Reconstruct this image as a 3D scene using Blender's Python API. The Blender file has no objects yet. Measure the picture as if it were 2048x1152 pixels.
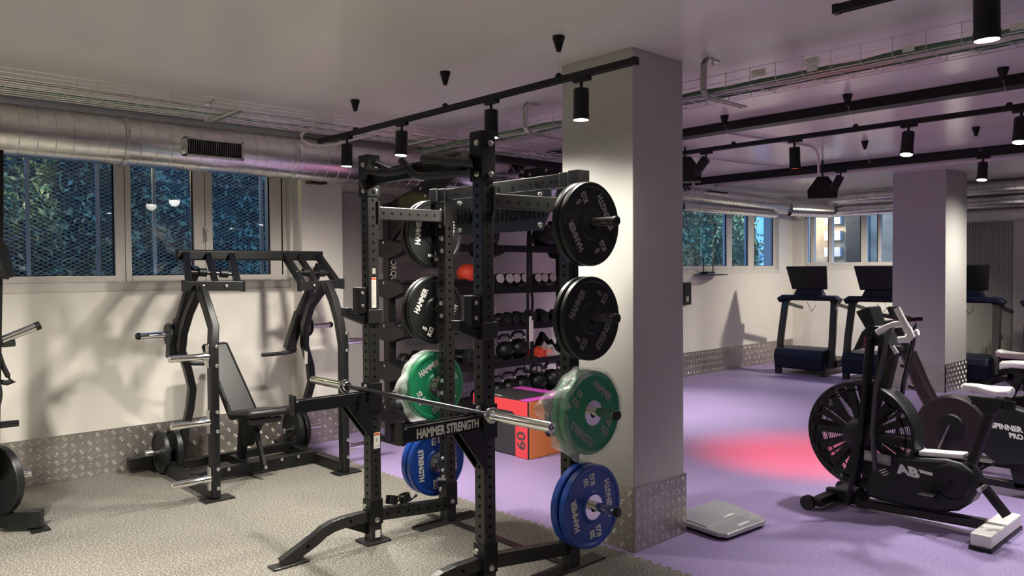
import bpy, math, random
from mathutils import Vector, Matrix, noise
random.seed(7)
PI = math.pi
scene = bpy.context.scene
COL = scene.collection

# ------------------------------------------------------------------ camera
EYE = Vector((0, 0, 1.65)); FOC = 1553.0
YAW, PITCH, ROLL = .8250, -.0226, -.00727
_f = Vector((math.cos(YAW)*math.cos(PITCH), math.sin(YAW)*math.cos(PITCH), math.sin(PITCH)))
_r = Vector((math.sin(YAW), -math.cos(YAW), 0)); _u = _r.cross(_f)
RT = _r*math.cos(ROLL) + _u*math.sin(ROLL); UP = -_r*math.sin(ROLL) + _u*math.cos(ROLL)
cam = bpy.data.cameras.new('camera'); cam.sensor_width = 36; cam.lens = FOC/2048*36; cam.clip_start = .02; cam.clip_end = 200
camo = bpy.data.objects.new('camera', cam); COL.objects.link(camo)
camo.matrix_world = Matrix(((RT.x, UP.x, -_f.x, EYE.x), (RT.y, UP.y, -_f.y, EYE.y), (RT.z, UP.z, -_f.z, EYE.z), (0, 0, 0, 1)))
scene.camera = camo

def P(x, y, X=None, Y=None, Z=None):
    """world point on the plane X=, Y= or Z= measured on the photograph"""
    d = RT*(x-1024) - UP*(y-576) + _f*FOC
    if X is not None: t = (X-EYE.x)/d.x
    elif Y is not None: t = (Y-EYE.y)/d.y
    else: t = (Z-EYE.z)/d.z
    return EYE + d*t

# ------------------------------------------------------------------ view and world
vs = scene.view_settings
scene.display_settings.display_device = 'sRGB'
vs.view_transform = 'Standard'; vs.look = 'None'; vs.gamma = 1; vs.use_curve_mapping = False
vs.exposure = 1.15
w = bpy.data.worlds.new('dusk'); scene.world = w; w.use_nodes = True
nt = w.node_tree; nt.nodes.clear()
o = nt.nodes.new('ShaderNodeOutputWorld'); b = nt.nodes.new('ShaderNodeBackground')
b.inputs[0].default_value = (.13, .36, .85, 1); b.inputs[1].default_value = 1.3
nt.links.new(b.outputs[0], o.inputs[0])
# lamp powers (the lamps themselves are built further down)
W_SPOT = 105.0       # white spotlights over the grey floor
W_SPOT2 = 80.0     # spotlights over the lilac floor
W_RED = 330.0
W_FAR = 150.0

# ------------------------------------------------------------------ materials
MATS = {}
def mat(name, col, rough=.5, metal=0, spec=.5, bump=0, bscale=40, emis=None, estr=1, coat=0, var=0, vscale=3):
    m = bpy.data.materials.new(name); m.use_nodes = True; MATS[name] = m
    n = m.node_tree.nodes; l = m.node_tree.links; p = n['Principled BSDF']
    p.inputs['Base Color'].default_value = (*col, 1); p.inputs['Roughness'].default_value = rough
    p.inputs['Metallic'].default_value = metal; p.inputs['Specular IOR Level'].default_value = spec
    p.inputs['Coat Weight'].default_value = coat
    if bump or var:
        tc = n.new('ShaderNodeTexCoord')
    if bump:
        t = n.new('ShaderNodeTexNoise'); t.inputs['Scale'].default_value = bscale; t.inputs['Detail'].default_value = 3
        bp_ = n.new('ShaderNodeBump'); bp_.inputs['Strength'].default_value = bump; bp_.inputs['Distance'].default_value = .01
        l.new(tc.outputs['Object'], t.inputs['Vector']); l.new(t.outputs['Fac'], bp_.inputs['Height']); l.new(bp_.outputs[0], p.inputs['Normal'])
    if var:
        t = n.new('ShaderNodeTexNoise'); t.inputs['Scale'].default_value = vscale; t.inputs['Detail'].default_value = 5
        r = n.new('ShaderNodeValToRGB')
        r.color_ramp.elements[0].position = .3; r.color_ramp.elements[0].color = (*[c*(1-var) for c in col], 1)
        r.color_ramp.elements[1].position = .7; r.color_ramp.elements[1].color = (*[min(1, c*(1+var)) for c in col], 1)
        l.new(tc.outputs['Object'], t.inputs['Vector']); l.new(t.outputs['Fac'], r.inputs[0]); l.new(r.outputs[0], p.inputs['Base Color'])
    if emis:
        p.inputs['Emission Color'].default_value = (*emis, 1); p.inputs['Emission Strength'].default_value = estr
    return m

M_wall = mat('painted_wall', (.76, .72, .66), .55, bump=.03, bscale=25, var=.03)
M_pillar = mat('painted_pillar', (.52, .50, .475), .45, bump=.02, bscale=30)
M_ceil = mat('satin_ceiling', (.80, .78, .75), .20, spec=.6, bump=.015, bscale=1.2, var=.03, vscale=1.0)
M_black = mat('black_powdercoat', (.007, .007, .0075), .40, spec=.35, bump=.05, bscale=300)
M_char = mat('charcoal_powdercoat', (.020, .0195, .0185), .34, spec=.5, bump=.05, bscale=300)
M_hole = mat('hole_black', (.003, .003, .003), .8, spec=.1)
M_rubber = mat('black_rubber', (.009, .0100, .0105), .42, spec=.4)
M_chrome = mat('chrome', (.82, .81, .79), .16, metal=1)
M_steel = mat('zinc_steel', (.75, .74, .70), .28, metal=1)
M_shaft = mat('dark_oxide_steel', (.10, .10, .11), .3, metal=1)
M_galv = mat('galvanised_steel', (.80, .79, .78), .24, metal=1, bump=.05, bscale=7, var=.12, vscale=14)
M_white = mat('white_plastic', (.78, .76, .72), .4)
M_frame = mat('window_frame_white', (.66, .62, .57), .35)
M_lens = mat('lamp_lens', (.9, .9, .9), .4, emis=(1, .98, .92), estr=14)
M_lensr = mat('lamp_lens_red', (.5, .05, .02), .4, emis=(1, .12, .05), estr=5)
M_lensoff = mat('lamp_lens_dark', (.05, .05, .05), .3)
M_green = mat('bumper_green', (.010, .235, .105), .38)
M_blue = mat('bumper_blue', (.006, .055, .33), .36)
M_letter = mat('letter_grey', (.34, .33, .31), .5)
M_letterk = mat('letter_dim_grey', (.20, .20, .20), .5)
M_letterw = mat('letter_white', (.75, .74, .70), .5)
M_vinyl = mat('black_vinyl', (.008, .008, .009), .42, spec=.35, bump=.06, bscale=120)
M_red = mat('box_red', (.72, .055, .065), .5)
M_orange = mat('box_orange', (.85, .26, .07), .5)
M_pink = mat('box_magenta', (.62, .08, .50), .5)
M_boxk = mat('box_charcoal', (.035, .032, .034), .5)
M_redbag = mat('red_fabric', (.75, .06, .03), .5)
M_sticker = mat('sticker_white', (.85, .82, .76), .45)
M_stickr = mat('sticker_orange', (.75, .14, .04), .45)
M_ink = mat('ink', (.06, .05, .05), .6)
M_gink = mat('faded_ink', (.45, .42, .38), .6)
M_scale = mat('brushed_aluminium', (.55, .54, .52), .35, metal=.6)
M_cableg = mat('cable_green', (.10, .20, .12), .5)
M_cabled = mat('cable_grey', (.28, .26, .24), .5)
M_conduit = mat('conduit_white', (.66, .62, .62), .4)
M_navy = mat('navy_plastic', (.004, .007, .022), .45, spec=.25)
M_leaf = mat('leaf', (.08, .16, .09), .45, var=.75, vscale=1.6)  # broad tone clumps in the colour imitate lit and shaded foliage
M_leaf2 = mat('leaf_light', (.13, .24, .14), .45, var=.75, vscale=1.3)  # lit and shaded clumps put into this leaf colour too
M_bark = mat('bark', (.05, .04, .03), .9)
M_fence = mat('grille_grey', (.42, .45, .48), .5)
M_maroon = mat('bike_dark_plum', (.020, .012, .016), .45, spec=.35)
M_stone = mat('exterior_render', (.45, .36, .26), .8, var=.3, vscale=3)
M_ground = mat('exterior_ground', (.10, .10, .09), .9)
M_blind = mat('blind_grey', (.50, .49, .43), .6)
M_kshelf = mat('shelf_black', (.010, .0095, .010), .42, spec=.35)
M_whitedisc = mat('dumbbell_end_grey', (.55, .52, .50), .4)
M_glosspanel = mat('gloss_panel', (.42, .38, .37), .22, spec=.6)

def glass():
    m = bpy.data.materials.new('window_glass'); m.use_nodes = True
    n = m.node_tree.nodes; l = m.node_tree.links; n.clear()
    o = n.new('ShaderNodeOutputMaterial'); mx = n.new('ShaderNodeMixShader'); t = n.new('ShaderNodeBsdfTransparent'); g = n.new('ShaderNodeBsdfGlossy')
    f = n.new('ShaderNodeFresnel'); f.inputs[0].default_value = 1.5
    mu = n.new('ShaderNodeMath'); mu.operation = 'MULTIPLY'; mu.inputs[1].default_value = 1.7; mu.use_clamp = True
    t.inputs[0].default_value = (.86, .93, 1, 1); g.inputs['Roughness'].default_value = .02
    ge = n.new('ShaderNodeNewGeometry'); iv = n.new('ShaderNodeMath'); iv.operation = 'SUBTRACT'; iv.inputs[0].default_value = 1; l.new(ge.outputs['Backfacing'], iv.inputs[1])
    m2 = n.new('ShaderNodeMath'); m2.operation = 'MULTIPLY'; l.new(f.outputs[0], mu.inputs[0]); l.new(mu.outputs[0], m2.inputs[0]); l.new(iv.outputs[0], m2.inputs[1]); l.new(m2.outputs[0], mx.inputs[0]); l.new(t.outputs[0], mx.inputs[1]); l.new(g.outputs[0], mx.inputs[2]); l.new(mx.outputs[0], o.inputs[0])
    return m
M_glass = glass()
def film():
    m = bpy.data.materials.new('plastic_film'); m.use_nodes = True
    n = m.node_tree.nodes; l = m.node_tree.links; n.clear()
    o = n.new('ShaderNodeOutputMaterial'); mx = n.new('ShaderNodeMixShader'); t = n.new('ShaderNodeBsdfTransparent'); p = n.new('ShaderNodeBsdfPrincipled')
    p.inputs['Base Color'].default_value = (.85, .85, .84, 1); p.inputs['Roughness'].default_value = .22
    tc = n.new('ShaderNodeTexCoord'); nz = n.new('ShaderNodeTexNoise'); nz.inputs['Scale'].default_value = 9; nz.inputs['Detail'].default_value = 4
    cr = n.new('ShaderNodeMapRange'); cr.inputs[1].default_value = .35; cr.inputs[2].default_value = .75; cr.inputs[3].default_value = .10; cr.inputs[4].default_value = .55
    bp_ = n.new('ShaderNodeBump'); bp_.inputs['Strength'].default_value = .7; bp_.inputs['Distance'].default_value = .02
    l.new(tc.outputs['Object'], nz.inputs['Vector']); l.new(nz.outputs['Fac'], cr.inputs[0]); l.new(cr.outputs[0], mx.inputs[0])
    l.new(nz.outputs['Fac'], bp_.inputs['Height']); l.new(bp_.outputs[0], p.inputs['Normal'])
    l.new(t.outputs[0], mx.inputs[1]); l.new(p.outputs[0], mx.inputs[2]); l.new(mx.outputs[0], o.inputs[0])
    return m
M_film = film()

def floor_mat(name, base, specks, fine=True):
    m = bpy.data.materials.new(name); m.use_nodes = True
    n = m.node_tree.nodes; l = m.node_tree.links; p = n['Principled BSDF']
    tc = n.new('ShaderNodeTexCoord')
    v = n.new('ShaderNodeTexNoise'); v.inputs['Scale'].default_value = 95; v.inputs['Detail'].default_value = 2; v.inputs['Roughness'].default_value = .6
    r = n.new('ShaderNodeValToRGB'); r.color_ramp.elements[0].position = .46; r.color_ramp.elements[1].position = .66
    r.color_ramp.elements[0].color = (*base, 1); r.color_ramp.elements[1].color = (*specks, 1)
    big = n.new('ShaderNodeTexNoise'); big.inputs['Scale'].default_value = .9; big.inputs['Detail'].default_value = 3
    mr = n.new('ShaderNodeMapRange'); mr.inputs[3].default_value = .86; mr.inputs[4].default_value = 1.12
    mx = n.new('ShaderNodeMix'); mx.data_type = 'RGBA'; mx.blend_type = 'MULTIPLY'; mx.inputs[0].default_value = 1
    bp_ = n.new('ShaderNodeBump'); bp_.inputs['Strength'].default_value = .25; bp_.inputs['Distance'].default_value = .004
    for a, b_ in ((tc.outputs['Object'], v.inputs['Vector']), (tc.outputs['Object'], big.inputs['Vector']), (v.outputs['Fac'], r.inputs[0]),
                 (big.outputs['Fac'], mr.inputs[0]), (r.outputs[0], mx.inputs[6]), (mr.outputs[0], mx.inputs[7]), (mx.outputs[2], p.inputs['Base Color']),
                 (v.outputs['Fac'], bp_.inputs['Height']), (bp_.outputs[0], p.inputs['Normal'])): l.new(a, b_)
    p.inputs['Roughness'].default_value = .52; p.inputs['Specular IOR Level'].default_value = .35
    return m
M_floorg = floor_mat('speckled_grey_rubber', (.095, .090, .080), (.36, .335, .285))
M_floorp = floor_mat('lilac_rubber', (.25, .185, .36), (.38, .30, .50))

# ------------------------------------------------------------------ mesh builder
def V(*a): return Vector(a)
class MB:
    def __init__(s): s.v = []; s.f = []
    def add(s, vs, fs):
        k = len(s.v); s.v += [Vector(q) for q in vs]; s.f += [tuple(i+k for i in f) for f in fs]; return s
    def box(s, c, d, R=None):
        c = Vector(c); h = Vector(d)/2; vs = []
        for x in (-1, 1):
            for y in (-1, 1):
                for z in (-1, 1):
                    q = Vector((x*h.x, y*h.y, z*h.z)); vs.append(c+(R@q if R else q))
        return s.add(vs, [(0, 1, 3, 2), (4, 6, 7, 5), (0, 4, 5, 1), (2, 3, 7, 6), (0, 2, 6, 4), (1, 5, 7, 3)])
    def bb(s, a, b):
        a = Vector(a); b = Vector(b); return s.box((a+b)/2, [abs(q) for q in (b-a)])
    def sweep(s, pts, prof, up=(0, 0, 1), closed=False):
        """sweep the closed 2-D profile [(side, up)] along the points, mitred"""
        pts = [Vector(p) for p in pts]; n = len(pts); m = len(prof); rings = []
        up = Vector(up)
        for i, p in enumerate(pts):
            if closed: a = (p-pts[i-1]).normalized(); b = (pts[(i+1) % n]-p).normalized()
            else:
                a = (p-pts[i-1]).normalized() if i else (pts[1]-p).normalized()
                b = (pts[i+1]-p).normalized() if i < n-1 else a
            t = (a+b).normalized() if (a+b).length > 1e-6 else a
            if abs(t.dot(up)) > .98: u0 = Vector((1, 0, 0)) if abs(t.x) < .9 else Vector((0, 1, 0))
            else: u0 = up
            sd = t.cross(u0).normalized(); uu = sd.cross(t).normalized()
            k = 1/max(.35, t.dot(b))
            # stretch across the mitre
            bend = (b-a); bend = bend-t*bend.dot(t)
            if bend.length > 1e-5 and k > 1.001:
                bn = bend.normalized(); ring = []
                for q in prof:
                    o_ = sd*q[0]+uu*q[1]; o_ = o_+bn*(o_.dot(bn)*(k-1)); ring.append(p+o_)
            else: ring = [p+sd*q[0]+uu*q[1] for q in prof]
            rings.append(ring)
        vs = [q for r in rings for q in r]; fs = []
        R = n if closed else n-1
        for i in range(R):
            for j in range(m):
                a = i*m+j; b = i*m+(j+1) % m; c = ((i+1) % n)*m+(j+1) % m; d = ((i+1) % n)*m+j
                fs.append((a, b, c, d))
        if not closed: fs.append(tuple(range(m-1, -1, -1))); fs.append(tuple((n-1)*m+j for j in range(m)))
        return s.add(vs, fs)
    def rect(s, pts, w, h, up=(0, 0, 1), r=0):
        a, b = w/2, h/2
        if r: pr = [(-a+r, -b), (a-r, -b), (a, -b+r), (a, b-r), (a-r, b), (-a+r, b), (-a, b-r), (-a, -b+r)]
        else: pr = [(-a, -b), (a, -b), (a, b), (-a, b)]
        return s.sweep(pts, pr, up)
    def tube(s, pts, r, n=12, up=(0, 0, 1), closed=False):
        return s.sweep(pts, [(r*math.cos(2*PI*i/n), r*math.sin(2*PI*i/n)) for i in range(n)], up, closed)
    def cyl(s, a, b, r, n=20): return s.lathe(a, Vector(b)-Vector(a), [(0, 0), (r, 0), (r, (Vector(b)-Vector(a)).length), (0, (Vector(b)-Vector(a)).length)], n)
    def lathe(s, o, ax, prof, n=32):
        """profile [(radius, distance along axis)]"""
        o = Vector(o); ax = Vector(ax).normalized(); x = ax.orthogonal().normalized(); y = ax.cross(x)
        vs = []; idx = []
        for (r, t) in prof:
            if r < 1e-6: idx.append([len(vs)]); vs.append(o+ax*t)
            else:
                idx.append(list(range(len(vs), len(vs)+n)))
                vs += [o+ax*t+(x*math.cos(2*PI*i/n)+y*math.sin(2*PI*i/n))*r for i in range(n)]
        fs = []
        for A, B in zip(idx, idx[1:]):
            for i in range(n):
                j = (i+1) % n
                if len(A) == 1 and len(B) == 1: break
                if len(A) == 1: fs.append((A[0], B[j], B[i]))
                elif len(B) == 1: fs.append((A[i], A[j], B[0]))
                else: fs.append((A[i], A[j], B[j], B[i]))
        return s.add(vs, fs)
    def prism(s, poly, vec):
        poly = [Vector(p) for p in poly]; vec = Vector(vec); n = len(poly)
        return s.add(poly+[p+vec for p in poly], [tuple(range(n-1, -1, -1)), tuple(range(n, 2*n))]+[(i, (i+1) % n, n+(i+1) % n, n+i) for i in range(n)])
    def grid(s, rows):
        m = len(rows[0]); vs = [p for r in rows for p in r]
        return s.add(vs, [(i*m+j, i*m+j+1, (i+1)*m+j+1, (i+1)*m+j) for i in range(len(rows)-1) for j in range(m-1)])
    def build(s, name, m, parent=None, label=None, smooth=35, bevel=0, subsurf=0, solid=0):
        me = bpy.data.meshes.new(name); off = OFF(parent)
        me.from_pydata([tuple(q-off) for q in s.v], [], s.f); me.update()
        me.materials.append(m)
        import bmesh
        bm = bmesh.new(); bm.from_mesh(me); bmesh.ops.recalc_face_normals(bm, faces=bm.faces); bm.to_mesh(me); bm.free()
        if smooth:
            for p in me.polygons: p.use_smooth = True
            me.set_sharp_from_angle(angle=math.radians(smooth))
        ob = bpy.data.objects.new(name, me); COL.objects.link(ob)
        if parent: ob.parent = parent
        if label: ob['label'] = label
        if solid:
            md = ob.modifiers.new('thick', 'SOLIDIFY'); md.thickness = solid; md.offset = 0
        if bevel:
            md = ob.modifiers.new('bevel', 'BEVEL'); md.width = bevel; md.segments = 2; md.limit_method = 'ANGLE'; md.angle_limit = math.radians(40)
        if subsurf:
            md = ob.modifiers.new('sub', 'SUBSURF'); md.levels = md.render_levels = subsurf
        return ob

def OFF(p):
    o_ = Vector((0, 0, 0))
    while p is not None: o_ = o_+p.location; p = p.parent
    return o_
def tag(o_, label, cat, group=None):
    o_['label'] = label; o_['category'] = cat
    if group: o_['group'] = group
    return o_
def thing(name, label, cat, loc=(0, 0, 0), group=None):
    e = bpy.data.objects.new(name, None); COL.objects.link(e); e.location = loc; e.empty_display_size = .1
    return tag(e, label, cat, group)
def struct(ob): ob['kind'] = 'structure'; return ob
def dup(root, loc, rotz=None, label=None, group=None):
    r = root.copy(); COL.objects.link(r); r.location = loc
    if rotz is not None: r.rotation_euler = (root.rotation_euler[0], root.rotation_euler[1], rotz)
    if label: r['label'] = label
    if group: r['group'] = group
    for ch in list(root.children):
        c = ch.copy(); COL.objects.link(c); c.parent = r
        for g in list(ch.children):
            d = g.copy(); COL.objects.link(d); d.parent = c
    return r
def text_mb(string, size, origin, right, up, depth=.002, xs=1.0, bold=.0, spacing=1.0):
    cu = bpy.data.curves.new('t', 'FONT'); cu.body = string; cu.size = size; cu.align_x = 'CENTER'; cu.align_y = 'CENTER'
    cu.extrude = depth/2; cu.offset = bold; cu.space_character = spacing; cu.resolution_u = 3
    ob = bpy.data.objects.new('t', cu); me = bpy.data.meshes.new_from_object(ob)
    right = Vector(right).normalized(); up = Vector(up).normalized(); nrm = right.cross(up); origin = Vector(origin)
    mb = MB(); mb.v = [origin+right*(q.co.x*xs)+up*q.co.y+nrm*q.co.z for q in me.vertices]; mb.f = [tuple(p.vertices) for p in me.polygons]
    bpy.data.objects.remove(ob); bpy.data.curves.remove(cu); bpy.data.meshes.remove(me)
    return mb
def join(*mbs):
    r = MB()
    for m_ in mbs: r.add(m_.v, m_.f)
    return r
# ================================================================== the room
H = 2.93; YW = 6.92; XB = 13.35; X0, Y0 = -3.2, -3.6; PZ = .372
SEAM = 3.52
# floor: grey rubber, and the lilac rubber laid against it along a toothed seam
def floor_piece(name, x0, x1, left_teeth, right_teeth, m):
    poly = []; n = 330; step = (YW+.3-Y0)/n
    def tooth(i): return .013 if i % 2 else -.013
    A = [(x0, Y0), ] if not left_teeth else []
    L = []; R = []
    for i in range(n+1):
        y = Y0+i*step
        for yy in ((y, ) if i in (0, n) else (y-.012, y+.002)):
            pass
    def edge(x):
        out = []
        for i in range(n):
            y = Y0+i*step
            out += [(x+tooth(i), y+.003), (x+tooth(i), y+step-.003)]
        return out
    L = edge(x0) if left_teeth else [(x0, Y0), (x0, YW+.3)]
    R = edge(x1) if right_teeth else [(x1, Y0), (x1, YW+.3)]
    poly = R+L[::-1]
    b_ = MB(); b_.prism([(p[0], p[1], 0) for p in poly], (0, 0, -.05))
    return b_.build(name, m, smooth=0)
struct(floor_piece('floor', X0, SEAM, False, True, M_floorg))
struct(floor_piece('floor_lilac', SEAM, XB+.3, True, False, M_floorp))
struct(MB().bb((X0, Y0, H), (XB+.3, YW+.3, H+.15)).build('ceiling', M_ceil, smooth=0))
# left (window) wall with its window openings
WIN1 = (-1.6, 3.50, 1.50, 2.80); WIN2 = (8.6, 12.86, 1.57, 2.80)
wl = MB()
wl.bb((X0, YW, 0), (XB+.3, YW+.3, WIN1[2])); wl.bb((X0, YW, WIN1[3]), (XB+.3, YW+.3, H))
wl.bb((X0, YW, WIN1[2]), (WIN1[0], YW+.3, WIN1[3])); wl.bb((WIN1[1], YW, WIN1[2]), (WIN2[0], YW+.3, WIN1[3])); wl.bb((WIN2[1], YW, WIN1[2]), (XB+.3, YW+.3, WIN1[3]))
wl.bb((WIN2[0], YW, WIN1[2]), (WIN2[1], YW+.3, WIN2[2]))
struct(wl.build('wall_left', M_wall, smooth=0))
# far wall
WB = (5.0, 6.74, 1.62, 2.72); WC = (3.42, 4.45, 0.08, 2.38)
wb = MB()
wb.bb((XB, Y0, WB[3]), (XB+.3, YW+.3, H)); wb.bb((XB, WB[1], 0), (XB+.3, YW+.3, WB[3])); wb.bb((XB, WB[0], 0), (XB+.3, WB[1], WB[2]))
wb.bb((XB, Y0, 0), (XB+.3, WB[0], WB[3]))
struct(wb.build('wall_far', M_wall, smooth=0))
struct(MB().bb((X0-.2, Y0, 0), (X0, YW+.3, H)).build('wall_near', M_wall, smooth=0))
struct(MB().bb((X0, Y0-.2, 0), (XB+.3, Y0, H)).build('wall_right', M_wall, smooth=0))
# pilaster right of the near window and the glossy panel behind the storage rig
struct(MB().bb((3.53, 6.745, 0), (3.965, YW+.01, H)).build('wall_pilaster', M_wall, smooth=0))
struct(MB().bb((3.97, 6.895, PZ), (5.75, YW+.01, 2.45)).build('trim_4', M_glosspanel, smooth=0, bevel=.003))
# pillars
struct(MB().bb((3.565, 2.825, 0), (4.06, 3.385, H)).build('pillar', M_pillar, smooth=0, bevel=.004))
struct(MB().bb((11.08, 3.62, 0), (11.90, 4.29, H)).build('pillar', M_pillar, smooth=0, bevel=.004))

# ---- chequer plate: sheet plus raised bars in alternating pairs
def tread(mb, o, u, n, lu, lv, pitch=.060, bars=3, bl=.036, bw=.0085, h=.0050):
    """u: along, v: up (z), n: outward normal"""
    o = Vector(o); u = Vector(u); n = Vector(n); v = Vector((0, 0, 1))
    nu = int(lu/pitch); nv = int(lv/pitch)
    for i in range(nu):
        for j in range(nv):
            c = o+u*((i+.5)*lu/nu)+v*((j+.5)*lv/nv); a = .62 if (i+j) % 2 else -.62
            d = u*math.cos(a)+v*math.sin(a); e = -u*math.sin(a)+v*math.cos(a)
            for k in range(bars):
                m_ = c+e*((k-(bars-1)/2)*.0138)
                p = [m_-d*bl/2, m_+e*bw/2, m_+d*bl/2, m_-e*bw/2]
                t = [q+n*h for q in (m_-d*bl*.28, m_+e*bw*.3, m_+d*bl*.28, m_-e*bw*.3)]
                p = [q+n*.0002 for q in p]
                mb.add(p+t, [(0, 1, 5, 4), (1, 2, 6, 5), (2, 3, 7, 6), (3, 0, 4, 7), (4, 5, 6, 7)])
M_bar = mat('chequer_bars_lit', (.80, .76, .70), .22, metal=.9)  # polished bars, same metal coloured brighter for the light they catch
M_tread = mat('chequer_plate', (.42, .39, .36), .42, metal=.85, bump=.10, bscale=14, var=.15, vscale=6)
b_ = MB().bb((X0, YW-.004, 0), (3.53, YW, PZ)); t_ = MB(); tread(t_, (.2, YW-.004, 0), (1, 0, 0), (0, -1, 0), 3.3, PZ)
k_ = struct(b_.build('baseboard_left', M_tread, smooth=0)); t_.build('raised_bars', M_bar, k_, smooth=0)['kind'] = 'stuff'
b_ = MB().bb((3.526, 6.741, 0), (3.969, 6.745, PZ)).bb((3.526, 6.741, 0), (3.53, YW, PZ)); t_ = MB(); tread(t_, (3.53, 6.741, 0), (1, 0, 0), (0, -1, 0), .43, PZ)
k_ = struct(b_.build('baseboard_pilaster', M_tread, smooth=0)); t_.build('raised_bars', M_bar, k_, smooth=0)['kind'] = 'stuff'
b_ = MB().bb((3.97, YW-.004, 0), (XB, YW, PZ)); t_ = MB(); tread(t_, (3.97, YW-.004, 0), (1, 0, 0), (0, -1, 0), 2.9, PZ); tread(t_, (6.87, YW-.004, 0), (1, 0, 0), (0, -1, 0), 6.4, PZ, pitch=.075)
k_ = struct(b_.build('baseboard_left_far', M_tread, smooth=0)); t_.build('raised_bars', M_bar, k_, smooth=0)['kind'] = 'stuff'
# chequer plate guard round the near pillar
b_ = MB()
g0, g1, h0, h1 = 3.555, 4.072, 2.813, 3.397
b_.bb((g0, h0, 0), (g1, h0+.008, .375)).bb((g0, h0, 0), (g0+.008, h1, .375)).bb((g1-.008, h0, 0), (g1, h1, .375)).bb((g0, h1-.008, 0), (g1, h1, .375))
t_ = MB(); tread(t_, (g0, h0, 0), (1, 0, 0), (0, -1, 0), g1-g0, .375, pitch=.056); tread(t_, (g0, h0, 0), (0, 1, 0), (-1, 0, 0), h1-h0, .375, pitch=.056)
k_ = struct(b_.build('trim_1', M_tread, smooth=0)); t_.build('raised_bars', M_bar, k_, smooth=0)['kind'] = 'stuff'
b_ = MB().bb((11.07, 3.61, 0), (11.91, 3.62, .375)).bb((11.07, 3.61, 0), (11.08, 4.30, .375)); t_ = MB(); tread(t_, (11.07, 3.61, 0), (0, 1, 0), (-1, 0, 0), .68, .375, pitch=.06); tread(t_, (11.07, 3.61, 0), (1, 0, 0), (0, -1, 0), .83, .375, pitch=.06)
k_ = struct(b_.build('trim_2', M_tread, smooth=0)); t_.build('raised_bars', M_bar, k_, smooth=0)['kind'] = 'stuff'

# ---- windows
def window(name, axis, base, lo, hi, zb, zt, mulls, ledge, inward):
    """mulls: list of (centre, width); the frame stands behind the wall face"""
    fr = MB()
    def bx(a0, a1, z0, z1, d0, d1):
        if axis == 'X': return fr.bb((a0, base+d0, z0), (a1, base+d1, z1))
        return fr.bb((base+d0, a0, z0), (base+d1, a1, z1))
    bx(lo, hi, zb, zb+.075, .02, .16); bx(lo, hi, zt-.07, zt, .07, .15); bx(lo, lo+.06, zb, zt, .07, .15); bx(hi-.06, hi, zb, zt, .07, .15)
    for c, w_ in mulls:
        bx(c-w_/2, c+w_/2, zb, zt, .07, .15)
    # sash rails
    edges = [lo+.06]+[q for c, w_ in mulls for q in (c-w_/2, c+w_/2)]+[hi-.06]
    panes = [(edges[i], edges[i+1]) for i in range(0, len(edges), 2)]
    for a, b2 in panes:
        bx(a, b2, zb+.075, zb+.13, .06, .13); bx(a, b2, zt-.12, zt-.07, .06, .13)
    ob = struct(fr.build(name, M_frame, smooth=0, bevel=.006))
    for a, b2 in panes:
        g = MB()
        if axis == 'X': g.bb((a, base+.10, zb+.13), (b2, base+.106, zt-.12))
        else: g.bb((base+.10, a, zb+.13), (base+.106, b2, zt-.12))
        g.build('pane', M_glass, ob, smooth=0)
        gk = MB()    # dark rubber gasket on the far side of the pane
        if axis == 'X': gk.bb((b2-.012, base+.088, zb+.13), (b2, base+.1, zt-.12)).bb((a, base+.088, zb+.13), (b2, base+.1, zb+.137))
        else: gk.bb((base+.088, a, zb+.13), (base+.1, a+.02, zt-.12))
        gk.build('gasket', M_navy, ob, smooth=0)
    return ob
w1 = window('window_1', 'X', YW, WIN1[0], WIN1[1]-.0, WIN1[2]+.0, WIN1[3], [(.90, .10), (2.03, .13), (2.70, .17), (3.40, .13)], 0, -1)
for x in (2.045, 2.715):
    MB().bb((x-.0015, YW+.066, 1.52), (x+.0015, YW+.07, 2.78)).build('sash_gap', M_ink, w1, smooth=0)
hd = MB().bb((2.70, YW+.045, 1.98), (2.72, YW+.07, 2.06)).tube([(2.71, YW+.045, 2.04), (2.71, YW+.025, 2.04), (2.71, YW+.025, 1.93)], .008)
hd.build('window_handle', M_frame, w1)
w2 = window('window_2', 'X', YW, WIN2[0], WIN2[1], WIN2[2], WIN2[3], [(9.6, .12), (11.355, .16), (12.04, .19)], 0, -1)
w3 = window('window_3', 'Y', XB, WB[0], WB[1], WB[2], WB[3], [(5.41, .05), (5.67, .10), (6.25, .07), (6.58, .06)], 0, -1)
# ================================================================== lamps on their tracks
ROW1, ROW2, ROW3 = 3.10, 5.87, 8.10
TZ = 2.69
def track(x, y0, y1, label, z=TZ, s=.034):
    t = thing('lighting_track', label, 'track', (x, (y0+y1)/2, z))
    MB().bb((x-s/2, y0, z-s/2), (x+s/2, y1, z+s/2)).build('rail', M_black, t, smooth=0, bevel=.002)
    MB().bb((x-.006, y0+.01, z-s/2-.001), (x+.006, y1-.01, z-s/2+.004)).build('slot', M_hole, t, smooth=0)
    for y in (y0, y1): MB().bb((x-s/2-.002, y-.012, z-s/2-.002), (x+s/2+.002, y+.012, z+s/2+.002)).build('end_cap', M_black, t, smooth=0, bevel=.002)
    return t
track(ROW1, 2.44, 5.60, 'long black lighting track running over the power rack, ending at the near pillar')
track(ROW1, -2.6, 1.42, 'black lighting track whose end shows at the top right edge of the picture')
track(ROW2, -1.5, 6.2, 'black lighting track over the air bikes, between the thick black trunking and the double rail', s=.036)
track(ROW3, -1.5, 6.3, 'lower black lighting track across the far room, just before the far pillar', s=.036)

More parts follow.
